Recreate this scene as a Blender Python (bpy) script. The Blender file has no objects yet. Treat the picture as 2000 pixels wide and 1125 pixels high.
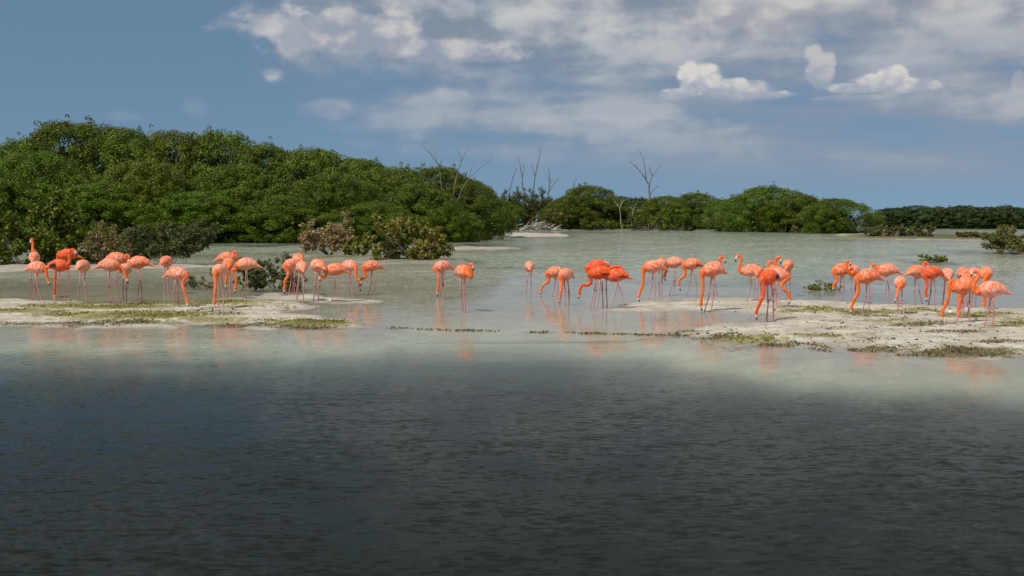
import bpy, math, random
import numpy as np
from mathutils import Vector

random.seed(7)
scene = bpy.context.scene
COL = scene.collection

# ------------------------------------------------------------------ camera
F = 2778.0                 # focal length in photograph pixels (2000 px wide)
HORIZON = 430.0
CAM_H = 1.85
TH = math.atan((562.5 - HORIZON) / F)
cam_data = bpy.data.cameras.new("camera")
cam_data.sensor_width = 36.0
cam_data.lens = 36.0 * F / 2000.0
cam_data.clip_start = 0.1
cam_data.clip_end = 20000.0
cam = bpy.data.objects.new("camera", cam_data)
cam.location = (0, 0, CAM_H)
cam.rotation_euler = (math.radians(90) - TH, 0, 0)
COL.objects.link(cam)
scene.camera = cam

# ------------------------------------------------------------------ sun, sky, exposure
SUN_DIR = Vector((-0.42, -0.46, 0.80)).normalized()      # towards the sun
sun_data = bpy.data.lights.new("sun", 'SUN')
sun_data.energy = 3.6
sun_data.angle = math.radians(0.53)
sun_data.color = (1.0, 0.94, 0.85)
sun = bpy.data.objects.new("sun", sun_data)
sun.rotation_euler = SUN_DIR.to_track_quat('Z', 'Y').to_euler()
sun.location = (-20, -20, 40)
COL.objects.link(sun)

scene.view_settings.view_transform = 'Standard'
scene.view_settings.look = 'None'
scene.view_settings.exposure = 0.0
scene.view_settings.gamma = 1.0
scene.view_settings.use_curve_mapping = False
scene.cycles.max_bounces = 6
scene.cycles.diffuse_bounces = 2
scene.cycles.glossy_bounces = 3
scene.cycles.transparent_max_bounces = 8
scene.cycles.caustics_reflective = False
scene.cycles.caustics_refractive = False


class NT:
    """small helper to write node trees as expressions"""
    def __init__(self, tree):
        self.t = tree
        self.n = tree.nodes
        self.l = tree.links

    def put(self, sock, v):
        if isinstance(v, bpy.types.NodeSocket):
            self.l.new(v, sock)
        elif isinstance(v, (tuple, list)) and len(v) == 3 and sock.type == 'RGBA':
            sock.default_value = (*v, 1.0)
        else:
            sock.default_value = v

    def m(self, op, a, b=0.0, c=None, clamp=False):
        nd = self.n.new('ShaderNodeMath'); nd.operation = op; nd.use_clamp = clamp
        self.put(nd.inputs[0], a); self.put(nd.inputs[1], b)
        if c is not None:
            self.put(nd.inputs[2], c)
        return nd.outputs[0]

    def add(self, a, b): return self.m('ADD', a, b)
    def sub(self, a, b): return self.m('SUBTRACT', a, b)
    def mul(self, a, b): return self.m('MULTIPLY', a, b)
    def mx(self, a, b): return self.m('MAXIMUM', a, b)
    def mn(self, a, b): return self.m('MINIMUM', a, b)

    def ss(self, v, a, b, lo=0.0, hi=1.0):
        nd = self.n.new('ShaderNodeMapRange'); nd.interpolation_type = 'SMOOTHSTEP'
        self.put(nd.inputs[0], v); self.put(nd.inputs[1], a); self.put(nd.inputs[2], b)
        self.put(nd.inputs[3], lo); self.put(nd.inputs[4], hi)
        return nd.outputs[0]

    def vec(self, x, y, z):
        nd = self.n.new('ShaderNodeCombineXYZ')
        self.put(nd.inputs[0], x); self.put(nd.inputs[1], y); self.put(nd.inputs[2], z)
        return nd.outputs[0]

    def sep(self, v):
        nd = self.n.new('ShaderNodeSeparateXYZ'); self.put(nd.inputs[0], v)
        return nd.outputs

    def vm(self, op, a, b=None, scale=None):
        nd = self.n.new('ShaderNodeVectorMath'); nd.operation = op
        self.put(nd.inputs[0], a)
        if b is not None: self.put(nd.inputs[1], b)
        if scale is not None: self.put(nd.inputs['Scale'], scale)
        return nd.outputs[0]

    def noise(self, vec, scale, detail=4.0, rough=0.55, dist=0.0, color=False, flat=False):
        nd = self.n.new('ShaderNodeTexNoise')
        if flat: nd.noise_dimensions = '2D'
        self.put(nd.inputs['Vector'], vec); self.put(nd.inputs['Scale'], scale)
        self.put(nd.inputs['Detail'], detail); self.put(nd.inputs['Roughness'], rough)
        self.put(nd.inputs['Distortion'], dist)
        return nd.outputs[1] if color else nd.outputs[0]

    def voronoi(self, vec, scale, smooth=0.6):
        nd = self.n.new('ShaderNodeTexVoronoi'); nd.feature = 'SMOOTH_F1'; nd.voronoi_dimensions = '2D'
        self.put(nd.inputs['Vector'], vec); self.put(nd.inputs['Scale'], scale)
        self.put(nd.inputs['Smoothness'], smooth)
        return nd.outputs['Distance']

    def mix(self, f, a, b):
        nd = self.n.new('ShaderNodeMix'); nd.data_type = 'RGBA'; nd.clamp_factor = True
        self.put(nd.inputs[0], f); self.put(nd.inputs[6], a); self.put(nd.inputs[7], b)
        return nd.outputs[2]

    def attr(self, name):
        nd = self.n.new('ShaderNodeAttribute'); nd.attribute_name = name
        return nd

    def out(self, kind='ShaderNodeOutputMaterial'):
        return self.n.new(kind)


def build_world():
    w = bpy.data.worlds.new("World"); scene.world = w; w.use_nodes = True
    t = NT(w.node_tree); t.n.clear()
    g = t.n.new('ShaderNodeTexCoord').outputs['Generated']
    s = t.sep(g)
    x, y, z = s[0], s[1], s[2]
    zz = t.m('ABSOLUTE', z)
    sky = t.n.new('ShaderNodeTexSky'); sky.sky_type = 'NISHITA'; sky.sun_disc = False
    sky.sun_elevation = math.asin(SUN_DIR.z)
    sky.sun_rotation = math.atan2(SUN_DIR.x, SUN_DIR.y)
    sky.altitude = 0; sky.air_density = 1.0; sky.dust_density = 0.3; sky.ozone_density = 2.0
    # clear tropical air: the horizon stays blue, so read the sky a little higher up
    lifted = t.vm('NORMALIZE', t.vec(x, y, t.add(t.mul(zz, 0.85), 0.22)))
    t.put(sky.inputs[0], lifted)
    az = t.m('ARCTAN2', x, y)
    el = t.m('ARCSINE', zz)

    def px(p): return (p - 1000.0) / F
    def py(p): return (HORIZON - p) / F
    P = t.vec(t.mul(az, 1.0), t.mul(el, 1.5), 0.37)
    n_big = t.noise(P, 9.0, 5.0, 0.55)
    n_mid = t.noise(P, 26.0, 6.0, 0.55, 0.3)
    n_fine = t.noise(P, 60.0, 4.0, 0.6, flat=True)
    Pst = t.vec(t.mul(az, 1.0), t.mul(el, 5.5), 3.1)
    n_str = t.noise(Pst, 7.0, 5.0, 0.5)
    vor = t.voronoi(t.vm('ADD', P, t.vm('SCALE', t.noise(P, 40.0, 2.0, color=True, flat=True), scale=0.02)), 42.0)
    billow = t.sub(1.0, t.mul(vor, 1.5))

    # colours are radiances divided by the background strength
    K = 10.0
    def c(r, g_, b): return (r * K, g_ * K, b * K)
    base = t.n.new('ShaderNodeHueSaturation')
    base.inputs['Saturation'].default_value = 0.94
    base.inputs['Value'].default_value = 0.85
    t.put(base.inputs['Color'], sky.outputs[0])
    col = base.outputs[0]
    tint = t.n.new('ShaderNodeMix'); tint.data_type = 'RGBA'; tint.blend_type = 'MULTIPLY'
    tint.inputs[0].default_value = 1.0
    t.put(tint.inputs[6], col); tint.inputs[7].default_value = (0.92, 1.02, 0.98, 1)
    col = tint.outputs[2]

    # 1. thin pale veil to the right
    veil = t.mul(t.ss(az, px(700), px(1800)), t.mul(t.ss(el, py(430), py(240)), t.ss(n_str, 0.22, 0.60)))
    col = t.mix(t.mul(veil, 0.9), col, c(0.29, 0.315, 0.385))

    # 2. stretched streaks in the middle of the frame, going on round the sky
    st = t.add(n_str, t.mul(t.sub(n_mid, 0.5), 0.35))
    band = t.mul(t.ss(az, px(540), px(900)), t.mul(t.ss(el, py(360), py(225)), t.ss(el, py(40), py(130))))
    dens = t.mul(band, t.ss(st, 0.34, 0.60))
    col = t.mix(t.mul(dens, 0.75), col, t.mix(t.ss(t.add(t.mul(n_mid, 0.4), t.mul(n_str, 0.6)), 0.42, 0.62), c(0.235, 0.295, 0.385), c(0.44, 0.47, 0.51)))

    def puff(a0, e0, wa, up, dn, k=0.9, soft=0.5, op=1.0, lo=c(0.33, 0.37, 0.45), hi=c(0.64, 0.62, 0.60), rag=None):
        nonlocal col
        da = t.mul(t.sub(az, px(a0)), F / wa)
        de = t.sub(el, py(e0))
        du = t.mul(t.mx(de, 0.0), F / up)
        dd = t.mul(t.mx(t.mul(de, -1.0), 0.0), F / dn)
        d = t.add(t.mul(da, da), t.add(t.mul(du, du), t.mul(dd, dd)))
        nz = t.add(t.mul(t.sub(n_mid, 0.5), 1.5 * k), t.add(t.mul(t.sub(n_fine, 0.5), 0.9 * k), t.mul(t.sub(billow, 0.5), 0.3 * k)))
        v = t.add(t.sub(0.75, d), nz)
        dens = t.mul(t.ss(v, 0.0, soft), op)
        lit = t.add(t.mul(t.add(du, t.mul(dd, -1.0)), 0.55), t.add(t.mul(t.sub(billow, 0.5), 0.8), t.mul(t.sub(n_fine, 0.5), 1.2)))
        col = t.mix(dens, col, t.mix(t.ss(lit, -0.35, 0.5), lo, hi))

    # 3. the large grey-white bank, from its left edge on over the top and the right
    edge = t.add(el, t.mul(t.sub(n_big, 0.5), 0.050))
    low = t.add(py(150), t.mul(t.ss(az, px(1250), px(1700)), 0.014))
    m_el = t.ss(edge, t.sub(low, 0.008), t.add(low, 0.028))
    m_az = t.ss(t.add(az, t.add(t.mul(t.sub(n_mid, 0.5), 0.10), t.add(t.mul(el, 0.4), t.mul(t.mx(t.sub(el, 0.16), 0.0), 5.0)))), px(470) + 0.045, px(560) + 0.06)
    cover = t.ss(t.add(n_big, t.mul(n_mid, 0.35)), 0.42, 0.62)
    cover = t.mx(cover, t.mul(t.ss(el, py(120), py(15), 0.0, 0.8), t.ss(el, 0.24, 0.16)))
    bank = t.mul(m_el, t.mul(m_az, cover))
    sh = t.add(t.mul(t.sub(n_mid, 0.5), 2.3), t.add(t.mul(t.sub(billow, 0.5), 0.35), t.mul(t.sub(n_str, 0.5), 2.2)))
    bank_col = t.mix(t.ss(sh, -0.55, 0.6), c(0.225, 0.275, 0.35), c(0.56, 0.565, 0.565))
    col = t.mix(t.mul(bank, 0.93), col, bank_col)

    # 4. separate heaps
    puff(560, 60, 95, 60, 70, lo=c(0.36, 0.39, 0.46), hi=c(0.56, 0.56, 0.57))
    puff(720, 75, 170, 75, 45, lo=c(0.30, 0.34, 0.42), hi=c(0.56, 0.55, 0.55))
    puff(900, 110, 190, 40, 28, lo=c(0.29, 0.33, 0.42), hi=c(0.52, 0.52, 0.53))
    puff(540, 152, 30, 20, 20, k=0.5, soft=0.9, op=0.7)
    puff(650, 215, 95, 28, 30, k=0.7, soft=0.9, op=0.5, hi=c(0.46, 0.48, 0.52))
    puff(740, 235, 60, 45, 40, k=0.6, soft=1.0, op=0.42, hi=c(0.44, 0.47, 0.52))
    puff(870, 205, 90, 45, 35, k=0.7, soft=0.9, op=0.5, hi=c(0.45, 0.48, 0.52))
    puff(1080, 245, 290, 28, 22, k=0.6, soft=0.9, op=0.62, hi=c(0.46, 0.48, 0.52))
    puff(1290, 245, 180, 26, 18, k=0.6, soft=0.9, op=0.45, hi=c(0.46, 0.48, 0.52))
    puff(1480, 35, 260, 45, 60, k=0.8, soft=0.8, op=0.75, lo=c(0.30, 0.32, 0.38), hi=c(0.58, 0.56, 0.54))
    pass
    def heap(parts, base, fade=14.0, op=1.0, lo=c(0.36, 0.40, 0.48), hi=c(0.66, 0.64, 0.61), soft=0.6):
        nonlocal col
        v = None
        for (a0, e0, wa, up) in parts:
            da = t.mul(t.sub(az, px(a0)), F / wa); de = t.mul(t.sub(el, py(e0)), F / up)
            q = t.sub(1.0, t.add(t.mul(da, da), t.mul(de, de)))
            v = q if v is None else t.mx(v, q)
        nz = t.add(t.mul(t.sub(n_heap, 0.5), 0.9), t.mul(t.sub(bil2, 0.5), 0.28))
        v = t.add(v, nz)
        foot = t.ss(t.add(el, t.mul(t.sub(n_fine, 0.5), 0.008)), py(base + fade), py(base - fade * 0.6))
        dens = t.mul(t.mul(t.ss(v, 0.0, soft), foot), op)
        lit = t.add(t.mul(t.sub(el, py(base)), F / 70.0), t.add(t.mul(t.sub(bil2, 0.5), 0.4), t.mul(t.sub(n_heap, 0.5), 1.2)))
        col = t.mix(dens, col, t.mix(t.ss(lit, -0.1, 0.75), lo, hi))
    n_heap = t.noise(P, 58.0, 5.0, 0.58, 0.4, flat=True)
    vor2 = t.voronoi(t.vm('ADD', P, t.vm('SCALE', t.noise(P, 90.0, 2.0, color=True, flat=True), scale=0.010)), 95.0)
    bil2 = t.sub(1.0, t.mul(vor2, 1.5))
    puff(1400, 192, 190, 40, 26, k=0.5, soft=1.0, op=0.4, lo=c(0.31, 0.35, 0.42), hi=c(0.45, 0.46, 0.49))
    puff(1700, 190, 200, 40, 26, k=0.5, soft=1.0, op=0.4, lo=c(0.31, 0.35, 0.42), hi=c(0.45, 0.46, 0.49))
    heap([(1342, 160, 26, 38), (1372, 162, 42, 36), (1430, 180, 85, 26), (1320, 188, 45, 14), (1480, 192, 70, 12)], 194)
    heap([(1580, 118, 24, 26), (1600, 128, 22, 22), (1588, 150, 32, 40)], 168, fade=34.0, op=0.8, hi=c(0.56, 0.55, 0.54))
    heap([(1722, 160, 32, 24), (1690, 172, 48, 18), (1650, 182, 55, 13), (1755, 178, 65, 16)], 190)
    heap([(1640, 200, 90, 8)], 204, op=0.4)
    heap([(1925, 215, 40, 22), (1945, 190, 16, 40)], 236, fade=8.0, op=0.35, hi=c(0.52, 0.50, 0.50))
    puff(1750, 30, 200, 40, 40, k=0.8, soft=0.9, op=0.6, lo=c(0.28, 0.31, 0.38), hi=c(0.50, 0.49, 0.49))
    puff(265, 238, 50, 18, 12, k=0.5, soft=1.0, op=0.3, hi=c(0.42, 0.45, 0.5))
    puff(395, 215, 40, 30, 30, k=0.5, soft=1.0, op=0.2, hi=c(0.42, 0.45, 0.5))
    bg = t.n.new('ShaderNodeBackground'); t.put(bg.inputs[0], col); bg.inputs[1].default_value = 0.1
    o = t.out('ShaderNodeOutputWorld'); t.l.new(bg.outputs[0], o.inputs[0])
    w.cycles.sampling_method = 'MANUAL'; w.cycles.sample_map_resolution = 512


build_world()


# ------------------------------------------------------------------ geometry helpers
def ray(px, py):
    xc = (px - 1000.0) / F
    yc = (562.5 - py) / F
    return Vector((xc, math.cos(TH) + yc * math.sin(TH), -math.sin(TH) + yc * math.cos(TH)))


def at(px, py, z=0.0):
    """point of the ground plane z seen at a pixel of the photograph"""
    d = ray(px, py)
    return Vector((0, 0, CAM_H)) + d * ((z - CAM_H) / d.z)


def at_y(px, py, Y):
    d = ray(px, py)
    return Vector((0, 0, CAM_H)) + d * (Y / d.y)


def ppm(Y): return F / Y


def to_px(X, Y, Z=0.0):
    """arrays: where a world point falls in the photograph"""
    dz = Z - CAM_H
    dep = Y * math.cos(TH) - dz * math.sin(TH)
    up = Y * math.sin(TH) + dz * math.cos(TH)
    dep = np.maximum(dep, 0.05)
    return 1000.0 + F * X / dep, 562.5 - F * up / dep


def hash2(ix, iy, seed):
    h = (ix.astype(np.int64) * 374761393 + iy.astype(np.int64) * 668265263 + seed * 974634777) & 0x7fffffff
    h = ((h ^ (h >> 13)) * 1274126177) & 0x7fffffff
    h = h ^ (h >> 16)
    return (h & 0xffff) / 65535.0


def vnoise(x, y, seed=0):
    ix = np.floor(x); iy = np.floor(y)
    fx = x - ix; fy = y - iy
    fx = fx * fx * (3 - 2 * fx); fy = fy * fy * (3 - 2 * fy)
    a = hash2(ix, iy, seed); b = hash2(ix + 1, iy, seed)
    c = hash2(ix, iy + 1, seed); d = hash2(ix + 1, iy + 1, seed)
    return (a * (1 - fx) + b * fx) * (1 - fy) + (c * (1 - fx) + d * fx) * fy


def fbm(x, y, seed=0, octaves=5):
    s = 0.0; a = 0.5; tot = 0.0
    for o in range(octaves):
        s = s + a * vnoise(x * 2 ** o, y * 2 ** o, seed + o * 17); tot += a; a *= 0.5
    return s / tot


def sstep(v, a, b):
    u = np.clip((v - a) / (b - a), 0, 1)
    return u * u * (3 - 2 * u)


def new_mesh(name, verts, faces, colors=None, smooth=False, attrs=None):
    """faces: (M,4) or (M,3) int array"""
    verts = np.asarray(verts, dtype=np.float32); faces = np.asarray(faces, dtype=np.int32)
    me = bpy.data.meshes.new(name)
    k = faces.shape[1]
    me.vertices.add(len(verts)); me.vertices.foreach_set('co', verts.ravel())
    me.loops.add(faces.size); me.loops.foreach_set('vertex_index', faces.ravel())
    me.polygons.add(len(faces))
    me.polygons.foreach_set('loop_start', np.arange(0, faces.size, k, dtype=np.int32))
    me.polygons.foreach_set('use_smooth', np.full(len(faces), smooth, dtype=bool))
    me.update(calc_edges=True)
    if colors is not None:
        ca = me.color_attributes.new('Col', 'FLOAT_COLOR', 'POINT')
        cc = np.ones((len(verts), 4), dtype=np.float32); cc[:, :3] = colors
        ca.data.foreach_set('color', cc.ravel())
    for nm, arr in (attrs or {}).items():
        fa = me.attributes.new(nm, 'FLOAT', 'POINT')
        fa.data.foreach_set('value', np.asarray(arr, dtype=np.float32))
    me.validate()
    return me


def link(name, me, mat=None, parent=None, loc=None, label=None, cat=None, group=None, kind=None):
    o = bpy.data.objects.new(name, me)
    COL.objects.link(o)
    if mat is not None and me is not None and not me.materials:
        me.materials.append(mat)
    if parent is not None: o.parent = parent
    if loc is not None: o.location = loc
    if label: o['label'] = label
    if cat: o['category'] = cat
    if group: o['group'] = group
    if kind: o['kind'] = kind
    return o


# ------------------------------------------------------------------ materials
def mat_new(name):
    m = bpy.data.materials.new(name); m.use_nodes = True
    t = NT(m.node_tree); t.n.clear()
    return m, t


def principled(t, color, rough=0.7, spec=0.3, normal=None):
    p = t.n.new('ShaderNodeBsdfPrincipled')
    t.put(p.inputs['Base Color'], color); t.put(p.inputs['Roughness'], rough)
    t.put(p.inputs['Specular IOR Level'], spec)
    if normal is not None: t.put(p.inputs['Normal'], normal)
    return p


def bump(t, h, strength, dist):
    b = t.n.new('ShaderNodeBump'); b.inputs['Strength'].default_value = strength
    b.inputs['Distance'].default_value = dist; t.put(b.inputs['Height'], h)
    return b.outputs[0]


def leaf_material(name, rough=0.42, trans=0.22):
    m, t = mat_new(name)
    a = t.attr('Col').outputs['Color']
    tc = t.n.new('ShaderNodeTexCoord').outputs['Object']
    n = t.noise(tc, 0.35, 3.0)
    info = t.n.new('ShaderNodeObjectInfo')
    hsv = t.n.new('ShaderNodeHueSaturation')
    t.put(hsv.inputs['Hue'], t.add(0.487, t.mul(info.outputs['Random'], 0.026)))
    t.put(hsv.inputs['Saturation'], 0.97)
    t.put(hsv.inputs['Value'], t.add(t.add(0.54, t.mul(info.outputs['Random'], 0.28)), t.mul(n, 0.5)))
    t.put(hsv.inputs['Color'], a)
    p = principled(t, hsv.outputs[0], rough, 0.22)
    tr = t.n.new('ShaderNodeBsdfTranslucent'); t.put(tr.inputs[0], hsv.outputs[0])
    mx = t.n.new('ShaderNodeMixShader'); mx.inputs[0].default_value = trans
    t.l.new(p.outputs[0], mx.inputs[1]); t.l.new(tr.outputs[0], mx.inputs[2])
    o = t.out(); t.l.new(mx.outputs[0], o.inputs[0])
    return m


def bark_material(name, c1, c2):
    m, t = mat_new(name)
    tc = t.n.new('ShaderNodeTexCoord').outputs['Object']
    n = t.noise(t.vm('MULTIPLY', tc, (1, 1, 0.3)), 6.0, 5.0, 0.65)
    p = principled(t, t.mix(t.ss(n, 0.35, 0.65), c1, c2), 0.85, 0.2, bump(t, n, 0.6, 0.03))
    o = t.out(); t.l.new(p.outputs[0], o.inputs[0])
    return m


M_LEAF = leaf_material('mangrove_leaves')
M_SHRUB = leaf_material('shrub_leaves', 0.55, 0.25)
M_BARK = bark_material('mangrove_bark', (0.07, 0.055, 0.04), (0.20, 0.17, 0.14))
M_TWIG = bark_material('grey_twigs', (0.22, 0.18, 0.145), (0.46, 0.40, 0.34))
M_DEAD = bark_material('dead_wood', (0.09, 0.08, 0.075), (0.25, 0.22, 0.20))
M_BLEACH = bark_material('bleached_wood', (0.42, 0.38, 0.33), (0.74, 0.69, 0.61))


def flamingo_material():
    m, t = mat_new('flamingo_plumage')
    a = t.attr('Col').outputs['Color']
    tc = t.n.new('ShaderNodeTexCoord').outputs['Object']
    n = t.noise(t.vm('MULTIPLY', tc, (1.0, 1.0, 1.0)), 38.0, 4.0, 0.6)
    hsv = t.n.new('ShaderNodeHueSaturation'); t.put(hsv.inputs['Color'], a)
    n2 = t.noise(t.vm('MULTIPLY', tc, (1.0, 1.0, 1.4)), 15.0, 3.0, 0.6)
    t.put(hsv.inputs['Value'], t.add(0.70, t.mul(n, 0.60)))
    t.put(hsv.inputs['Saturation'], t.ss(n2, 0.34, 0.66, 1.10, 0.90))
    p = principled(t, hsv.outputs[0], 0.62, 0.25, bump(t, n, 0.35, 0.02))
    p.inputs['Sheen Weight'].default_value = 0.15
    o = t.out(); t.l.new(p.outputs[0], o.inputs[0])
    return m


M_BIRD = flamingo_material()


def ground_material():
    m, t = mat_new('lagoon_sand')
    pos = t.n.new('ShaderNodeNewGeometry').outputs['Position']
    alg = t.attr('algae').outputs['Fac']
    wrk = t.attr('wrack').outputs['Fac']
    mud = t.attr('mud').outputs['Fac']
    hgt = t.attr('height').outputs['Fac']
    flat = t.vm('MULTIPLY', pos, (1.0, 0.45, 0.0))
    n1 = t.noise(flat, 1.3, 5.0, 0.6, flat=True)
    n2 = t.noise(flat, 7.0, 5.0, 0.65, flat=True)
    n3 = t.noise(t.vm('MULTIPLY', pos, (1.0, 0.6, 0.0)), 26.0, 3.0, 0.6, flat=True)
    sand = t.mix(t.ss(n1, 0.35, 0.65), (0.42, 0.375, 0.295), (0.60, 0.56, 0.475))
    sand = t.mix(t.mul(t.ss(n2, 0.46, 0.66), 0.6), sand, (0.36, 0.32, 0.25))
    streak = t.noise(t.vm('MULTIPLY', pos, (0.35, 1.0, 0.0)), 2.6, 6.0, 0.7, flat=True)
    sand = t.mix(t.mul(t.ss(streak, 0.48, 0.64), 0.5), sand, (0.30, 0.26, 0.17))
    specks = t.mul(t.ss(n3, 0.57, 0.68), t.ss(streak, 0.44, 0.58))
    sand = t.mix(t.mul(specks, 0.8), sand, (0.12, 0.10, 0.07))
    # wet rim just above the water is darker sand
    wet = t.mul(t.ss(t.add(hgt, t.mul(t.sub(n2, 0.5), 0.02)), 0.036, -0.002), t.ss(hgt, -0.14, -0.02, 0.30, 0.72))
    sand = t.mix(wet, sand, (0.29, 0.265, 0.21))
    am = t.ss(t.add(alg, t.add(t.mul(t.sub(n2, 0.5), 0.9), t.mul(t.sub(n3, 0.5), 0.5))), 0.20, 0.50)
    acol = t.mix(t.ss(n1, 0.38, 0.62), (0.15, 0.16, 0.02), (0.27, 0.25, 0.05))
    acol = t.mix(t.ss(n2, 0.45, 0.7), acol, (0.22, 0.17, 0.07))
    colr = t.mix(t.mul(am, 0.88), sand, acol)
    wm = t.ss(t.add(wrk, t.add(t.mul(t.sub(n2, 0.5), 1.2), t.mul(t.sub(n3, 0.5), 0.7))), 0.28, 0.56)
    colr = t.mix(t.mul(wm, 0.85), colr, t.mix(t.ss(n3, 0.4, 0.6), (0.10, 0.085, 0.045), (0.20, 0.17, 0.07)))
    colr = t.mix(mud, colr, t.mix(t.ss(n2, 0.4, 0.6), (0.035, 0.035, 0.028), (0.07, 0.065, 0.045)))
    h = t.add(t.mul(n2, 0.6), t.mul(n3, 0.4))
    p = principled(t, colr, t.sub(0.9, t.mul(wet, 0.5)), 0.25, bump(t, h, 0.6, 0.04))
    o = t.out(); t.l.new(p.outputs[0], o.inputs[0])
    return m


def water_material():
    m, t = mat_new('lagoon_water')
    pos = t.n.new('ShaderNodeNewGeometry').outputs['Position']
    dep = t.attr('depth').outputs['Fac']
    chop = t.attr('chop').outputs['Fac']
    # ripple slopes, read straight as a normal so they stay right at grazing angles
    w1 = t.noise(t.vm('MULTIPLY', pos, (0.5, 1.0, 0.0)), 5.0, 3.0, 0.55, 0.6, color=True, flat=True)
    w2 = t.noise(t.vm('MULTIPLY', pos, (0.6, 1.0, 0.0)), 15.0, 3.0, 0.6, 0.4, color=True, flat=True)
    w0 = t.noise(t.vm('MULTIPLY', pos, (0.4, 1.0, 0.0)), 0.9, 2.0, 0.5, color=True, flat=True)
    wind = t.noise(t.vm('MULTIPLY', pos, (0.25, 1.0, 0.0)), 0.10, 4.0, 0.6, flat=True)
    wind2 = t.noise(t.vm('MULTIPLY', pos, (0.12, 1.0, 0.0)), 0.55, 4.0, 0.65, flat=True)
    gust = t.mul(t.ss(wind, 0.32, 0.62, 0.7, 1.2), t.ss(wind2, 0.30, 0.66, 0.7, 1.25))
    amp = t.mul(chop, gust)

    def slopes(cn, k):
        return t.vm('SCALE', t.vm('SUBTRACT', cn, (0.5, 0.5, 0.5)), scale=k)
    sl = t.vm('ADD', slopes(w1, 0.75), t.vm('ADD', slopes(w2, 1.25), slopes(w0, 0.25)))
    sl = t.vm('SCALE', sl, scale=amp)
    s = t.sep(sl)
    # wind ripples are steeper on the side that faces the near shore
    sy = t.add(t.mn(s[1], 0.0), t.mul(t.mx(s[1], 0.0), 0.10))
    nrm = t.vm('NORMALIZE', t.vec(s[0], sy, 1.0))
    # what the water itself does: clear when thin, green-black murk when deep
    vis = t.m('POWER', 2.718, t.mul(t.mx(dep, 0.0), -1.6))
    milk = t.ss(dep, 1.3, 0.0)
    silt = t.attr('silt').outputs['Fac']
    murk = t.mix(milk, (0.010, 0.015, 0.0125), t.mix(silt, (0.44, 0.475, 0.345), (0.75, 0.85, 0.65)))
    tr = t.n.new('ShaderNodeBsdfTransparent'); t.put(tr.inputs[0], t.mix(t.ss(dep, 0.0, 0.5), (0.97, 0.97, 0.94), (0.80, 0.88, 0.78)))
    df = t.n.new('ShaderNodeBsdfDiffuse'); t.put(df.inputs[0], murk)
    body = t.n.new('ShaderNodeMixShader'); t.put(body.inputs[0], vis)
    t.l.new(df.outputs[0], body.inputs[1]); t.l.new(tr.outputs[0], body.inputs[2])
    gl = t.n.new('ShaderNodeBsdfGlossy'); gl.inputs['Roughness'].default_value = 0.05
    t.put(gl.inputs['Normal'], nrm); gl.inputs[0].default_value = (1, 1, 1, 1)
    fr = t.n.new('ShaderNodeFresnel'); fr.inputs[0].default_value = 1.05; t.put(fr.inputs[1], nrm)
    mx = t.n.new('ShaderNodeMixShader'); t.put(mx.inputs[0], fr.outputs[0])
    t.l.new(body.outputs[0], mx.inputs[1]); t.l.new(gl.outputs[0], mx.inputs[2])
    o = t.out(); t.l.new(mx.outputs[0], o.inputs[0])
    return m


# ------------------------------------------------------------------ ground and water
def poly_world(pts): return np.array([[at(x, y).x, at(x, y).y] for x, y in pts])


def sdf(X, Y, poly, ys):
    """signed distance (inside positive) with depth scaled by ys"""
    P = poly * np.array([1.0, ys]); px_, py_ = X, Y * ys
    d2 = np.full(X.shape, 1e12); inside = np.zeros(X.shape, dtype=bool)
    n = len(P)
    for i in range(n):
        a = P[i]; b = P[(i + 1) % n]
        e = b - a; wx = px_ - a[0]; wy = py_ - a[1]
        u = np.clip((wx * e[0] + wy * e[1]) / (e @ e + 1e-12), 0, 1)
        dx = wx - e[0] * u; dy = wy - e[1] * u
        d2 = np.minimum(d2, dx * dx + dy * dy)
        c = ((a[1] > py_) != (b[1] > py_)) & (px_ < (b[0] - a[0]) * (py_ - a[1]) / (b[1] - a[1] + 1e-12) + a[0])
        inside ^= c
    d = np.sqrt(d2)
    return np.where(inside, d, -d)


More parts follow.
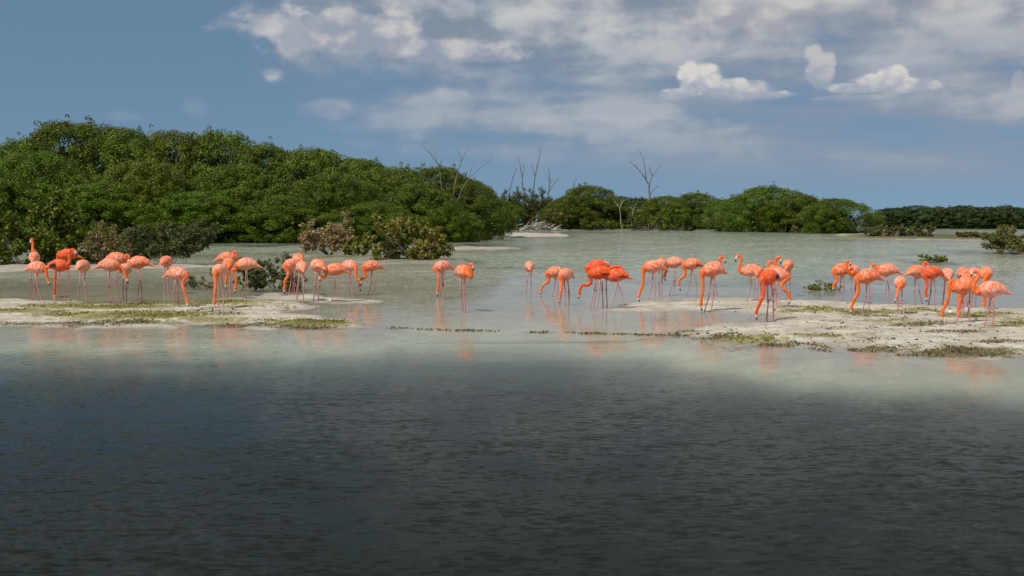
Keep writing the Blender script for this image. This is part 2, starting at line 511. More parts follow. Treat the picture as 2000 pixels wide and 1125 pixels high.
BARS = [  # outline in photograph pixels on the water plane, crest height, width of the rise, depth scaling
    ([(-420, 594), (0, 584), (100, 587), (220, 593), (360, 591), (480, 583), (560, 586), (600, 599), (575, 611), (640, 623), (698, 632), (708, 639), (640, 643), (560, 642), (490, 641), (440, 635), (330, 637), (190, 638), (60, 634), (0, 634), (-420, 633)], 0.050, 0.55, 0.30),
    ([(525, 571), (600, 574), (700, 581), (745, 588), (640, 594), (560, 591), (500, 587)], 0.025, 0.5, 0.25),
    ([(-420, 517), (0, 519), (150, 519), (330, 517), (425, 519), (420, 522), (300, 525), (130, 528), (0, 531), (-420, 531)], 0.07, 0.5, 0.22),
    ([(1180, 602), (1240, 590), (1320, 586), (1400, 585), (1560, 586), (1650, 590), (1750, 596), (1900, 602), (2400, 612), (2400, 720), (2000, 697), (1900, 692), (1780, 687), (1700, 684), (1560, 679), (1480, 674), (1400, 663), (1345, 656), (1370, 646), (1430, 634), (1500, 626), (1535, 617), (1500, 611), (1400, 610), (1300, 607), (1180, 605)], 0.055, 0.55, 0.30),
    ([(575, 497), (700, 502), (760, 507), (890, 509), (905, 514), (760, 515), (650, 509), (575, 501)], 0.12, 0.5, 0.2),
    ([(1690, 459), (1760, 458), (1840, 460), (1960, 462), (2060, 463), (2050, 468), (1900, 466), (1800, 466), (1700, 465)], 0.2, 1.2, 0.08),
    ([(1925, 495), (2000, 494), (2100, 494), (2100, 499), (2000, 498), (1935, 497)], 0.1, 0.5, 0.1),
    ([(1798, 512), (1848, 512), (1862, 515), (1800, 515)], 0.06, 0.35, 0.2),
    ([(1570, 563), (1630, 563), (1660, 566), (1570, 567)], 0.03, 0.3, 0.2),
    ([(922, 456), (1000, 456.6), (1090, 459), (1000, 459.5), (930, 459)], 0.15, 1.5, 0.06),
    ([(740, 594), (900, 589), (1100, 586), (1250, 589), (1200, 601), (1000, 603), (800, 603)], -0.015, 0.6, 0.25),
    ([(1540, 572), (1700, 575), (1900, 585), (2150, 592), (2150, 602), (1750, 595), (1560, 585)], -0.012, 0.6, 0.25),
    ([(-420, 556), (0, 558), (200, 560), (330, 566), (300, 574), (0, 572), (-420, 570)], -0.012, 0.6, 0.25),
    ([(840, 483), (920, 483), (1010, 485), (950, 487), (850, 487)], 0.08, 0.7, 0.1),
]
ISLES = [  # wooded land, outline in metres (x, y)
    [(-75, 84), (-58, 88), (-34, 114), (-12, 119), (-4, 128), (2, 150), (-20, 190), (-130, 200), (-150, 105)],
    [(-16, 262), (0, 262), (16, 258), (30, 246), (44, 222), (51, 199), (60, 186), (66, 190), (62, 215), (50, 250), (30, 290), (-20, 320), (-40, 300)],
    [(70, 345), (84, 320), (110, 298), (150, 292), (210, 280), (300, 285), (300, 420), (120, 420), (72, 380)],
]


def ground_height(X, Y):
    wob = (fbm(X * 0.9, Y * 0.35, 5, 4) - 0.5)
    wob2 = (fbm(X * 3.1, Y * 1.2, 9, 4) - 0.5)
    # the channel in front, then milky shallows
    pxx, _ = to_px(X, Y)
    shelf = Y + (fbm(X * 0.22, Y * 0.5, 21, 4) - 0.5) * 1.8 + (fbm(X * 0.7, Y * 1.6, 23, 4) - 0.5) * 1.3
    lim = 23.4 - np.interp(pxx, [0, 500, 1000, 1500, 2000], [-1.6, -0.4, 1.1, 2.3, 3.2])
    wid = np.interp(pxx, [0, 600, 1000, 1500, 2000], [8.0, 6.6, 5.0, 5.8, 6.8])
    down = np.maximum(lim - shelf, 0.0)
    h = -0.17 - 1.45 * (1 - np.exp(-(down / wid) ** 1.25))
    h = h + 0.125 * sstep(Y, lim + 0.5, lim + 5.0)
    n_l = fbm(X * 0.10, Y * 0.045, 3, 4)
    back = -0.10 - 0.42 * sstep(n_l, 0.35, 0.75)
    back = back - 0.06 * sstep(Y, 60, 140)
    h = h + (back - h) * sstep(Y, 36, 50)
    h = h - 0.7 * sstep(Y, 205, 270)
    # standing pools
    for poly, crest, rise, ys in BARS:
        pw = poly_world(poly)
        x0, x1 = pw[:, 0].min() - 8, pw[:, 0].max() + 8
        y0, y1 = pw[:, 1].min() - 30, pw[:, 1].max() + 30
        msk = (X > x0) & (X < x1) & (Y > y0) & (Y < y1)
        if not msk.any(): continue
        d = sdf(X[msk], Y[msk], pw, ys)
        k = rise / 0.55
        d = d + wob[msk] * 0.55 * k + wob2[msk] * 0.30 * k
        d = d + 0.33 * k
        bar = -0.16 + (0.16 + crest) * sstep(d, -1.0 * k, 0.9 * k) ** 0.9
        e = np.maximum(-0.6 * k - d, 0.0)           # the foot of the bar slopes away into the channel
        bar = bar - 1.25 * (1 - np.exp(-(e / 0.95) ** 1.4))
        up = d > -6 * k
        hh = h[msk]
        hh = np.where(up, np.maximum(hh, bar), hh)
        h[msk] = hh
    for poly in ISLES:
        pw = np.array(poly, dtype=float)
        msk = (X > pw[:, 0].min() - 20) & (X < pw[:, 0].max() + 20) & (Y > pw[:, 1].min() - 30) & (Y < pw[:, 1].max() + 30)
        if not msk.any(): continue
        d = sdf(X[msk], Y[msk], pw, 0.6) + wob[msk] * 2.0
        h[msk] = np.maximum(h[msk], -0.4 + 0.65 * sstep(d, -1.5, 2.0))
    # relief of the sand
    h = h + (fbm(X * 1.6, Y * 0.8, 31, 5) - 0.5) * 0.075 * sstep(h, -0.2, 0.0)
    h = h + (fbm(X * 7.0, Y * 4.0, 37, 3) - 0.5) * 0.018 * sstep(h, -0.1, 0.03)
    return h


ALGAE = [  # centre, half sizes in photograph pixels on the ground, strength
    (330, 594, 190, 5, 0.9), (430, 592, 60, 7, 0.9), (200, 603, 150, 5, 0.75), (250, 620, 190, 9, 0.75), (480, 602, 60, 4, .5), (60, 612, 120, 5, 0.65),
    (610, 633, 95, 7, 0.75), (420, 628, 120, 6, 0.5), (100, 601, 70, 3, 0.6), (560, 588, 90, 4, 0.35),
    (1590, 611, 90, 6, 0.62), (1700, 614, 80, 7, 0.6), (1790, 613, 60, 5, 0.55), (1900, 621, 80, 7, 0.65), (1980, 640, 60, 6, 0.6),
    (1460, 666, 95, 8, 0.6), (1600, 661, 110, 4, 0.5), (1730, 632, 60, 5, 0.5), (1880, 690, 160, 6, 0.5), (1990, 628, 40, 5, 0.5),
    (250, 528, 160, 3, 0.3), (650, 506, 90, 3, 0.6), (1760, 463, 130, 4, 0.95), (1930, 465, 140, 4, 0.95), (800, 512, 70, 3, 0.4),
]
WRACK = [
    (60, 634, 130, 2.5, 0.7), (250, 634, 130, 3.5, 0.75), (470, 636, 90, 4, 0.75), (600, 641, 80, 3, 0.8), (560, 605, 60, 9, 0.4), (440, 615, 90, 6, 0.4),
    (1400, 661, 60, 4, 0.7), (1500, 675, 110, 4, 0.7), (1720, 684, 80, 4, 0.75), (1880, 692, 150, 6, 0.8), (1790, 640, 90, 5, 0.6), (1700, 622, 60, 4, 0.5),
    (1870, 655, 80, 4, 0.5), (1950, 675, 60, 5, 0.5), (1640, 648, 60, 2, 0.4), (1060, 650, 300, 2, 0.9),
]


def blobs(X, Y, lst):
    u, v = to_px(X, Y)
    s = np.zeros(X.shape)
    for cx, cy, sx, sy, k in lst:
        q = ((u - cx) / sx) ** 2 + ((v - cy) / sy) ** 2
        s = np.maximum(s, k * np.exp(-q * 0.8))
    return s


def fan_grid(cols, near_step):
    ys = list(np.arange(-14, 16.5, 0.6)) + list(np.arange(16.5, 42, near_step))
    y = ys[-1]
    while y < 4000:
        y *= 1.012 if near_step < 0.2 else 1.02
        ys.append(y)
    ys = np.array(ys)
    u = np.linspace(-1, 1, cols)
    half = 9 + 0.55 * np.maximum(ys, 0)
    X = u[None, :] * half[:, None]
    Y = np.repeat(ys[:, None], cols, axis=1)
    R, Cn = X.shape
    idx = np.arange(R * Cn).reshape(R, Cn)
    faces = np.stack([idx[:-1, :-1], idx[:-1, 1:], idx[1:, 1:], idx[1:, :-1]], axis=-1).reshape(-1, 4)
    return X, Y, faces


X, Y, fcs = fan_grid(430, 0.10)
H = ground_height(X, Y)
ALG = blobs(X, Y, ALGAE); WRK = blobs(X, Y, WRACK)
u_, v_ = to_px(X, Y)
MUD = sstep(Y + (fbm(X * 0.35, Y * 0.8, 61, 5) - 0.5) * 5.0, 21.0, 11.5) * 0.92
MUD = np.maximum(MUD, 0.22 * np.exp(-(((u_ - 150) / 260) ** 2 + ((v_ - 553) / 14) ** 2)))
for isle in ISLES:
    MUD = np.maximum(MUD, 0.75 * sstep(sdf(X, Y, np.array(isle, float), 0.6), -3.5, -0.5))
for bi, km in ((2, .25), (4, .55), (5, .75), (6, .7), (7, .7), (8, .3), (9, .1), (13, .25)):
    pw = poly_world(BARS[bi][0])
    MUD = np.maximum(MUD, km * sstep(sdf(X, Y, pw, BARS[bi][3]), -1.5, 0.2))
me = new_mesh('ground', np.stack([X, Y, H], -1).reshape(-1, 3), fcs, smooth=True,
              attrs={'algae': ALG.ravel(), 'wrack': WRK.ravel(), 'mud': MUD.ravel(), 'height': H.ravel()})
link('ground', me, ground_material(), kind='structure')

X, Y, fcs = fan_grid(260, 0.2)
D = -ground_height(X, Y)
CH = 0.18 + 0.13 * sstep(D, 0.25, 1.3)
CH = np.where(Y > 30, 0.14 + 0.52 * sstep(Y, 33, 60), CH)
CH = CH * (0.55 + 0.45 * np.maximum(sstep(D, 0.05, 0.25), sstep(Y, 40, 55)))
me = new_mesh('water', np.stack([X, Y, np.zeros_like(X)], -1).reshape(-1, 3), fcs, smooth=True,
              attrs={'depth': D.ravel(), 'chop': CH.ravel(), 'silt': sstep(Y, 36, 55).ravel()})
link('water', me, water_material(), kind='structure')


def ground_at(x, y):
    return float(ground_height(np.array([[x]], float), np.array([[y]], float))[0, 0])


# ------------------------------------------------------------------ plants
class Tubes:
    """collects tapered limbs"""
    def __init__(self, sides=5):
        self.v = []; self.f = []; self.k = sides; self.n = 0

    def add(self, pts, radii):
        pts = [Vector(p) for p in pts]; k = self.k
        side = None
        for i, p in enumerate(pts):
            a = pts[max(i - 1, 0)]; b = pts[min(i + 1, len(pts) - 1)]
            tg = (b - a).normalized() if (b - a).length > 1e-9 else Vector((0, 0, 1))
            if side is None:
                side = tg.orthogonal().normalized()
            else:
                side = (side - tg * side.dot(tg))
                side = side.normalized() if side.length > 1e-6 else tg.orthogonal().normalized()
            up = tg.cross(side)
            for j in range(k):
                th = 2 * math.pi * j / k
                self.v.append(p + (side * math.cos(th) + up * math.sin(th)) * radii[i])
        for i in range(len(pts) - 1):
            for j in range(k):
                a = self.n + i * k + j; b = self.n + i * k + (j + 1) % k
                self.f.append((a, b, b + k, a + k))
        self.n += len(pts) * k

    def mesh(self, name):
        return new_mesh(name, np.array([tuple(v) for v in self.v]), np.array(self.f), smooth=True)


def unit(v): return v / (np.linalg.norm(v, axis=-1, keepdims=True) + 1e-9)


def leaf_quads(cen, nrm, size, rng, aspect=0.55):
    """diamond leaves: centres (N,3), facing nrm, lengths size (N,)"""
    n = len(cen)
    r = rng.normal(size=(n, 3))
    a = unit(np.cross(nrm, r)); b = np.cross(nrm, a)
    L = size[:, None] * 0.5; W = L * aspect
    v = np.stack([cen - a * L, cen + b * W - nrm * L * 0.12, cen + a * L, cen - b * W - nrm * L * 0.12], axis=1).reshape(-1, 3)
    f = np.arange(4 * n, dtype=np.int32).reshape(-1, 4)
    return v, f


def leaf_colors(n, rng, base, alt, dry, p_alt=0.25, p_dry=0.03):
    t = rng.random((n, 1)) ** 1.6
    c = base * (1 - t * p_alt * 2) + alt * t * p_alt * 2
    c = c * (0.6 + 0.8 * rng.random((n, 1)))
    d = rng.random(n) < p_dry
    c[d] = dry * (0.7 + 0.6 * rng.random((d.sum(), 1)))
    return np.repeat(c, 4, axis=0)


GREEN = np.array([0.068, 0.128, 0.003]); LIME = np.array([0.21, 0.255, 0.004]); DRY = np.array([0.30, 0.20, 0.06])


def crown_mesh(name, seed, n_clumps=380, per=100, leaf=0.030, base=GREEN, alt=LIME, dry=DRY, p_dry=0.02):
    """mound-shaped mangrove crown of unit radius and unit height, foliage down to the water"""
    rng = np.random.default_rng(seed)
    cen = []; nor = []; rad = []
    lob = [(rng.random() * 6.28, 0.25 + 0.6 * rng.random(), 0.10 + 0.14 * rng.random(), 0.35 + 0.35 * rng.random()) for _ in range(9)]
    while len(cen) < n_clumps:
        z = rng.random() ** 0.85; th = rng.random() * 6.2832
        if len(cen) > n_clumps * 0.8: z = 0.55 + 0.45 * rng.random()
        R = (max(1 - z ** 2.4, 0.0)) ** 0.5 * (0.86 + 0.22 * math.sin(min(z / 0.55, 1.0) * math.pi * 0.5))
        k = 1.0
        for (a, zz, amp, wd) in lob:
            da = abs((th - a + math.pi) % (2 * math.pi) - math.pi)
            k += amp * math.exp(-(da / (wd * 1.3)) ** 2 - ((z - zz) / 0.22) ** 2)
        k *= 0.80 + 0.24 * (rng.random() ** 0.7)
        if rng.random() < 0.16: k *= 0.75
        p = np.array([math.cos(th) * R * k, math.sin(th) * R * k, z * (0.86 + 0.14 * k)])
        nn = np.array([math.cos(th) * R, math.sin(th) * R, 0.35 + z])
        cen.append(p); nor.append(nn); rad.append(0.085 + 0.075 * rng.random())
    # ragged sprigs standing out of the outline
    for _ in range(int(n_clumps * 0.16)):
        i = rng.integers(n_clumps)
        nn = nor[i] / np.linalg.norm(nor[i])
        cen.append(cen[i] + nn * (0.045 + 0.06 * rng.random()) + np.array([0, 0, 0.03 * rng.random()]))
        nor.append(nn); rad.append(0.032 + 0.03 * rng.random())
    S = np.array([4.6, 4.6, 7.6])          # a typical size in metres, so that leaves keep their shape
    cen = np.array(cen) * S; nor = unit(np.array(nor) / S); rad = np.array(rad) * 5.2
    cnt = np.maximum((per * (rad / 0.62) ** 1.6).astype(int), 10)
    ci = np.repeat(np.arange(len(cen)), cnt); n = len(ci)
    d = unit(rng.normal(size=(n, 3)) + nor[ci] * 0.55)
    r = rad[ci] * (0.55 + 0.45 * rng.random(n) ** 0.5)
    pos = cen[ci] + d * r[:, None] * np.array([1.0, 1.0, 0.8])
    pos[:, 2] = np.maximum(pos[:, 2], 0.1 * rng.random(n))
    nn = unit(d * 0.9 + np.array([0, 0, 0.40]) + rng.normal(size=(n, 3)) * 0.40)
    v, f = leaf_quads(pos, nn, leaf * 5.6 * (0.7 + 0.6 * rng.random(n)), rng)
    k = 2600; q = unit(rng.normal(size=(k, 3))) * (rng.random((k, 1)) ** 0.4) * 0.72
    q[:, 2] = np.abs(q[:, 2]) * 1.15
    vi, fi = leaf_quads(q * S, unit(rng.normal(size=(k, 3)) + np.array([0, 0, .6])), leaf * 17.0 * (0.7 + 0.6 * rng.random(k)), rng, 0.7)
    v = np.vstack([v, vi]); f = np.vstack([f, fi + len(v) - len(vi)])
    v = v / S
    # clump-wise tint
    tint = 0.58 + 0.84 * rng.random(len(cen))
    col = leaf_colors(n, rng, base, alt, dry, 0.30, p_dry) * np.repeat(tint[ci], 4)[:, None]
    col = np.vstack([col, leaf_colors(k, rng, base, alt, dry, 0.1, 0.0)])
    return new_mesh(name, v, f, col)


def trunk_mesh(name, seed):
    rng = random.Random(seed); tb = Tubes(5)
    for k in range(7):
        a = rng.random() * 6.28; r = 0.12 + 0.45 * rng.random()
        p0 = Vector((math.cos(a) * r * 0.7, math.sin(a) * r * 0.7, -0.05))
        p1 = Vector((math.cos(a) * r * 0.55, math.sin(a) * r * 0.55, 0.25))
        p2 = Vector((math.cos(a) * r * 1.0, math.sin(a) * r * 1.0, 0.55 + 0.1 * rng.random()))
        p3 = p2 + Vector((rng.uniform(-.1, .1), rng.uniform(-.1, .1), 0.2))
        tb.add([p0, p1, p2, p3], [0.022, 0.016, 0.010, 0.003])
    for k in range(16):            # prop roots
        a = rng.random() * 6.28; r = 0.5 + 0.4 * rng.random()
        tb.add([(math.cos(a) * r * .4, math.sin(a) * r * .4, .22), (math.cos(a) * r * .8, math.sin(a) * r * .8, .12), (math.cos(a) * r, math.sin(a) * r, -.06)], [.006, .006, .005])
    return tb.mesh(name)


CROWNS = [crown_mesh('mangrove_crown', 100 + i) for i in range(5)]
CROWNS_YEL = [crown_mesh('mangrove_crown_yellowish', 130 + i, base=np.array([0.085, 0.140, 0.004]), alt=np.array([0.23, 0.25, 0.006]), p_dry=0.03) for i in range(2)]
CROWNS_FAR = [crown_mesh('distant_crown', 160 + i, n_clumps=230, per=40, leaf=0.055, base=np.array([0.045, 0.085, 0.020]), alt=np.array([0.09, 0.13, 0.02])) for i in range(3)]
TRUNKS = [trunk_mesh('mangrove_trunk', 200 + i) for i in range(3)]


def mangrove(px, top, Y, wpx, label, group, kind=0, idx=0, depth=1.0):
    p = at_y(px, 440, Y)
    zt = at_y(px, top, Y).z
    r = wpx * Y / F * 1.12
    g = ground_at(p.x, Y)
    e = link('mangrove_tree', None, loc=(p.x, Y, max(g, -0.1)), label=label, cat='tree', group=group)
    e.rotation_euler.z = random.uniform(0, 6.28)
    e.scale = (r * random.uniform(.94, 1.06), r * depth * random.uniform(.94, 1.06), zt - max(g, -0.1))
    pool = (CROWNS, CROWNS_YEL, CROWNS_FAR)[kind]
    c = link('crown', pool[idx % len(pool)], M_LEAF, parent=e)
    t = link('trunk', TRUNKS[idx % 3], M_BARK, parent=e)
    return e


ORD = ['first', 'second', 'third', 'fourth', 'fifth', 'sixth', 'seventh', 'eighth', 'ninth', 'tenth', 'eleventh', 'twelfth', 'thirteenth', 'fourteenth']
BACK = [(40, 280, 130, 95, 0), (140, 243, 133, 105, 0), (235, 252, 134, 90, 0), (335, 262, 135, 88, 1), (430, 262, 136, 88, 0), (520, 287, 135, 85, 0),
        (615, 292, 134, 85, 1), (700, 311, 133, 78, 0), (775, 329, 132, 70, 0), (855, 327, 131, 75, 0), (915, 352, 130, 60, 0)]
for i, (px, top, Y_, w, k) in enumerate(BACK):
    mangrove(px, top + 4, Y_, w, f'{ORD[i]} mangrove from the left along the skyline of the big left thicket', 'mangroves of the left thicket', k, i)
FRONT = [(-60, 320, 112, 110, 0), (75, 303, 118, 95, 0), (185, 362, 116, 92, 0), (290, 318, 120, 90, 1), (385, 378, 117, 88, 0), (470, 326, 121, 85, 0),
         (560, 386, 117, 85, 0), (650, 345, 121, 82, 0), (735, 398, 118, 78, 0), (815, 362, 123, 74, 0), (880, 405, 121, 52, 0)]
for i, (px, top, Y_, w, k) in enumerate(FRONT):
    if px < 0:
        lab = 'mangrove cut off by the left picture edge, low in the big left thicket'
    else:
        lab = f'{ORD[i - 1]} mangrove from the left in the low front row of the left thicket'
    mangrove(px, top, Y_, w, lab, 'mangroves of the left thicket', k, i + 2, 0.9)

MID = [(945, 388, 150, 48, 0, 'rounded green mangrove tapering down at the right end of the left thicket'),
       (978, 392, 262, 42, 0, 'green mangrove left of the bare grey stems on the middle island'),
       (1150, 364, 268, 55, 0, 'domed green mangrove right of the driftwood heap, tallest near the middle'),
       (1106, 385, 266, 38, 1, 'yellowish mangrove just right of the driftwood heap'),
       (1212, 384, 275, 50, 2, 'dark mangrove set back behind the white forked dead tree'),
       (1255, 388, 276, 48, 2, 'dark mangrove behind the tall leafless tree'),
       (1300, 384, 262, 48, 1, 'olive mangrove just right of the tall leafless tree'),
       (1360, 378, 252, 55, 0, 'green mangrove above the small white dead shrub'),
       (1432, 388, 236, 45, 0, 'green mangrove between the white dead shrub and the highest right crown'),
       (1497, 366, 224, 72, 0, 'highest crown near the right end of the middle island'),
       (1560, 382, 216, 58, 0, 'second last mangrove toward the right end of the middle island'),
       (1630, 388, 204, 58, 0, 'last mangrove at the right tip of the middle island')]
for i, (px, top, Y_, w, k, lab) in enumerate(MID):
    mangrove(px, top + 2, Y_, w, lab, 'mangroves of the middle island', k, i + 1)
FARS = [(1712, 417, 345, 34), (1745, 408, 322, 40), (1790, 403, 318, 42), (1835, 406, 312, 42), (1880, 404, 308, 42), (1922, 406, 304, 42), (1962, 404, 300, 42), (2003, 409, 298, 42), (2050, 406, 296, 48)]
for i, (px, top, Y_, w) in enumerate(FARS):
    if px > 1990:
        lab = 'mangrove crossing the right picture edge on the distant island' if px < 2020 else 'mangrove past the right picture edge on the distant island'
    else:
        lab = f'{ORD[i]} mangrove from the left on the distant island at right'
    mangrove(px, top, Y_, w, lab, 'mangroves of the distant island', 2, i)


class Lines:
    def __init__(self): self.items = []
    def add(self, pts, radii): self.items.append(([Vector(p) for p in pts], radii))


def grow(rng, tb, tips, p, d, length, rad, level, spread=0.6, droop=0.0, kids=3):
    n = 3; pts = [p]; q = p.copy(); dd = d.normalized()
    for i in range(n):
        dd = (dd + Vector((rng.gauss(0, .16), rng.gauss(0, .16), rng.gauss(0, .12) - droop))).normalized()
        q = q + dd * (length / n); pts.append(q.copy())
    tb.add(pts, [rad * (1 - 0.5 * i / n) for i in range(n + 1)])
    if level == 0:
        tips.append((pts[-1], dd)); tips.append((pts[-2], dd)); return
    for k in range(kids):
        f = rng.choice(pts[1:])
        nd = (dd + Vector((rng.gauss(0, spread), rng.gauss(0, spread), rng.gauss(0.1, spread * .7)))).normalized()
        grow(rng, tb, tips, f, nd, length * rng.uniform(.55, .8), rad * .55, level - 1, spread, droop, kids)


def shrub(name, px, base_y, wpx, hpx, seed, label, cat='shrub', leaves=26, leaf=0.10, base=GREEN, alt=LIME, dry=DRY, p_dry=0.05,
          stems=9, level=2, trunk_r=0.03, bare=0.0, twig=None, group=None, lean=0.0, low=0.25, Y=None):
    """low shrub: stems from the base forking to leafy tips, fitted to a width and height in metres"""
    rng = random.Random(seed); nr = np.random.default_rng(seed)
    p = at(px, base_y) if Y is None else at_y(px, base_y, Y)
    s = ppm(p.y); W = wpx / s; Hh = hpx / s
    tb = Lines(); tips = []
    for k in range(stems):
        a = 6.2832 * (k + rng.random()) / stems
        out = Vector((math.cos(a), math.sin(a) * .7, rng.uniform(low, 1.3)))
        b = Vector((math.cos(a) * .05 * W * rng.random(), math.sin(a) * .04 * W, 0))
        out.x += lean
        grow(rng, tb, tips, b, out.normalized(), rng.uniform(.40, .62), trunk_r, level)
    tv = np.array([tuple(v) for pl, _ in tb.items for v in pl])
    mx = np.percentile(np.abs(tv[:, 0]), 97); mz = np.percentile(tv[:, 2], 98)
    sc = np.array([W * .5 / mx, W * .42 / mx, Hh / mz])
    tubes = Tubes(4)
    for pl, rr in tb.items:
        tubes.add([(v.x * sc[0], v.y * sc[1], max(v.z * sc[2], -.05)) for v in pl], rr)
    g = max(ground_at(p.x, p.y), -0.12)
    e = link(name, None, loc=(p.x, p.y, g), label=label, cat=cat, group=group)
    link('branches', tubes.mesh('branches'), twig or M_TWIG, parent=e)
    if leaves > 0:
        tp = np.array([tuple(t[0]) for t in tips]) * sc
        keep = nr.random(len(tp)) > bare
        tp = tp[keep]
        ci = np.repeat(np.arange(len(tp)), leaves); n = len(ci)
        R = 0.075 * (W + Hh) * 0.5
        d = unit(nr.normal(size=(n, 3)))
        pos = tp[ci] + d * (R * nr.random(n) ** .6)[:, None]
        pos[:, 2] = np.maximum(pos[:, 2], 0.02)
        nn = unit(d * .6 + np.array([0, 0, .5]) + nr.normal(size=(n, 3)) * .5)
        v, f = leaf_quads(pos, nn, leaf * (.6 + .8 * nr.random(n)), nr, 0.6)
        tint = .7 + .6 * nr.random(len(tp))
        col = leaf_colors(n, nr, base, alt, dry, .35, p_dry) * np.repeat(tint[ci], 4)[:, None]
        link('foliage', new_mesh('foliage', v, f, col), M_SHRUB, parent=e)
    return e


OLIVE = np.array([0.10, 0.115, 0.025]); GOLD = np.array([0.38, 0.33, 0.03]); TAN = np.array([0.40, 0.28, 0.13]); GREY_G = np.array([0.085, 0.12, 0.032])
shrub('shrub', 55, 514, 250, 118, 1, 'dense dark green shrub at the far left behind the upright-necked flamingo', leaves=34, leaf=.17, level=3, stems=9, trunk_r=.02, low=.0, p_dry=.03)
shrub('shrub', 205, 514, 108, 74, 2, 'brownish half-bare shrub with grey twigs on the left sand strip', leaves=12, leaf=.11, base=np.array([.17, .15, .04]), alt=TAN, dry=TAN, p_dry=.3, level=3, stems=9, trunk_r=.016, bare=.25, low=.1)
shrub('shrub', 338, 517, 170, 72, 3, 'grey-green rounded shrub at the right end of the left sand strip', leaves=26, leaf=.12, base=GREY_G, alt=OLIVE, level=3, stems=8, trunk_r=.018, low=.0)
shrub('shrub', 280, 500, 150, 62, 4, 'green shrub tucked behind the left sand strip, below the thicket', leaves=26, leaf=.15, level=3, stems=7, trunk_r=.018, low=.0)
shrub('shrub', 392, 561, 56, 34, 5, 'small dull twiggy tuft in the water right of the bowed flamingo', leaves=8, leaf=.05, base=GREY_G, alt=TAN, p_dry=.2, level=2, stems=8, trunk_r=.008)
shrub('shrub', 492, 564, 52, 58, 6, 'left half-shrub of the small twiggy pair in shallow water', leaves=9, leaf=.075, base=GREY_G, alt=OLIVE, level=3, stems=6, trunk_r=.016, low=.5, group='twiggy pair')
shrub('shrub', 545, 565, 92, 62, 7, 'right, wider half-shrub of the small twiggy pair in shallow water', leaves=8, leaf=.075, base=GREY_G, alt=OLIVE, level=3, stems=7, trunk_r=.018, low=.4, group='twiggy pair')
shrub('shrub', 643, 500, 92, 62, 8, 'brown-leaved bush leaning left on a short gnarled trunk', leaves=20, leaf=.13, base=np.array([.28, .20, .08]), alt=TAN, dry=np.array([.34, .22, .12]), p_dry=.3, level=3, stems=7, trunk_r=.05, low=.6, lean=-.12)
shrub('shrub', 697, 501, 56, 38, 9, 'low yellow-green bush between the brown bush and the golden bush', leaves=22, leaf=.12, base=np.array([.15, .17, .02]), alt=GOLD, level=3, stems=6, trunk_r=.02, low=.3, bare=.1)
shrub('shrub', 814, 511, 140, 70, 10, 'wide golden green bush with exposed grey roots in the shallows', leaves=22, leaf=.125, base=np.array([.17, .18, .02]), alt=GOLD, dry=TAN, p_dry=.14, level=3, stems=11, trunk_r=.03, low=.15, bare=.08)
shrub('shrub', 1600, 566, 58, 15, 11, 'low sparse waterside plant left of the first right-hand flamingo', leaves=14, leaf=.038, base=np.array([.20, .22, .06]), alt=LIME, level=2, stems=10, trunk_r=.006, bare=.1)
shrub('shrub', 1826, 514, 52, 12, 12, 'small flat green shrub standing alone in the lagoon at right', leaves=34, leaf=.05, base=np.array([.20, .22, .03]), alt=LIME, level=2, stems=10, trunk_r=.008, low=.2)
shrub('shrub', 1985, 497, 122, 44, 13, 'olive bush cut by the right picture edge', leaves=40, leaf=.09, base=np.array([.15, .155, .03]), alt=np.array([.24, .22, .05]), p_dry=.1, level=3, stems=9, trunk_r=.02, low=.15)
for i, (px, by, w, h, lab) in enumerate([
        (1722, 464, 46, 20, 'first low bush on the thin spit beyond the middle island'), (1765, 464, 50, 17, 'second low bush on the thin spit beyond the middle island'),
        (1806, 465, 48, 18, 'third low bush on the thin spit beyond the middle island'), (1898, 466, 60, 9, 'flat bright green hummock on the thin spit near the right edge')]):
    shrub('shrub', px, by, w, h, 20 + i, lab, leaves=20, leaf=.22, base=OLIVE if i < 3 else np.array([.10, .13, .02]), alt=np.array([.17, .15, .05]), p_dry=.15, level=2, stems=9, trunk_r=.03, low=.2, group='bushes on the spit')
for i, (px, top, w, Y_, lab) in enumerate([
        (1085, 418, 66, 262, 'brown-green bush at the waterline right of the driftwood heap'), (1180, 434, 78, 260, 'low pale green bush at the waterline below the white forked dead tree'),
        (1268, 424, 70, 254, 'light green bush at the waterline below the tall leafless tree'), (1325, 420, 80, 248, 'bright green bush at the waterline left of the white dead shrub'),
        (1425, 424, 60, 232, 'green bush at the waterline right of the white dead shrub'), (1575, 430, 50, 210, 'greyish twiggy bush at the waterline before the last two right mangroves'),
        (965, 424, 76, 256, 'dark green bush at the waterline left of the driftwood heap')]):
    by = HORIZON + F * CAM_H / Y_
    shrub('shrub', px, by, w, by - top, 40 + i, lab, leaves=26, leaf=.26, base=[OLIVE, np.array([.11, .14, .02]), np.array([.10, .14, .02]), np.array([.08, .14, .015]), GREEN, GREY_G, GREEN][i], alt=LIME, p_dry=[.2, .08, .03, .02, .03, .3, .02][i], level=2, stems=12, trunk_r=.03, low=.05, group='waterline bushes of the middle island')
for i, (px, top, w, Y_, lab) in enumerate([(1005, 386, 62, 268, 'thin grey scrub below the leftmost bare stems'), (1050, 384, 70, 270, 'thin grey scrub directly above the driftwood heap')]):
    by = HORIZON + F * CAM_H / Y_
    shrub('shrub', px, by, w, by - top, 60 + i, lab, leaves=20, leaf=.27, base=np.array([.07, .105, .015]), alt=np.array([.15, .15, .03]), p_dry=.12, level=3, stems=14, trunk_r=.018, low=.7, bare=.1, group='grey scrub on the middle island')


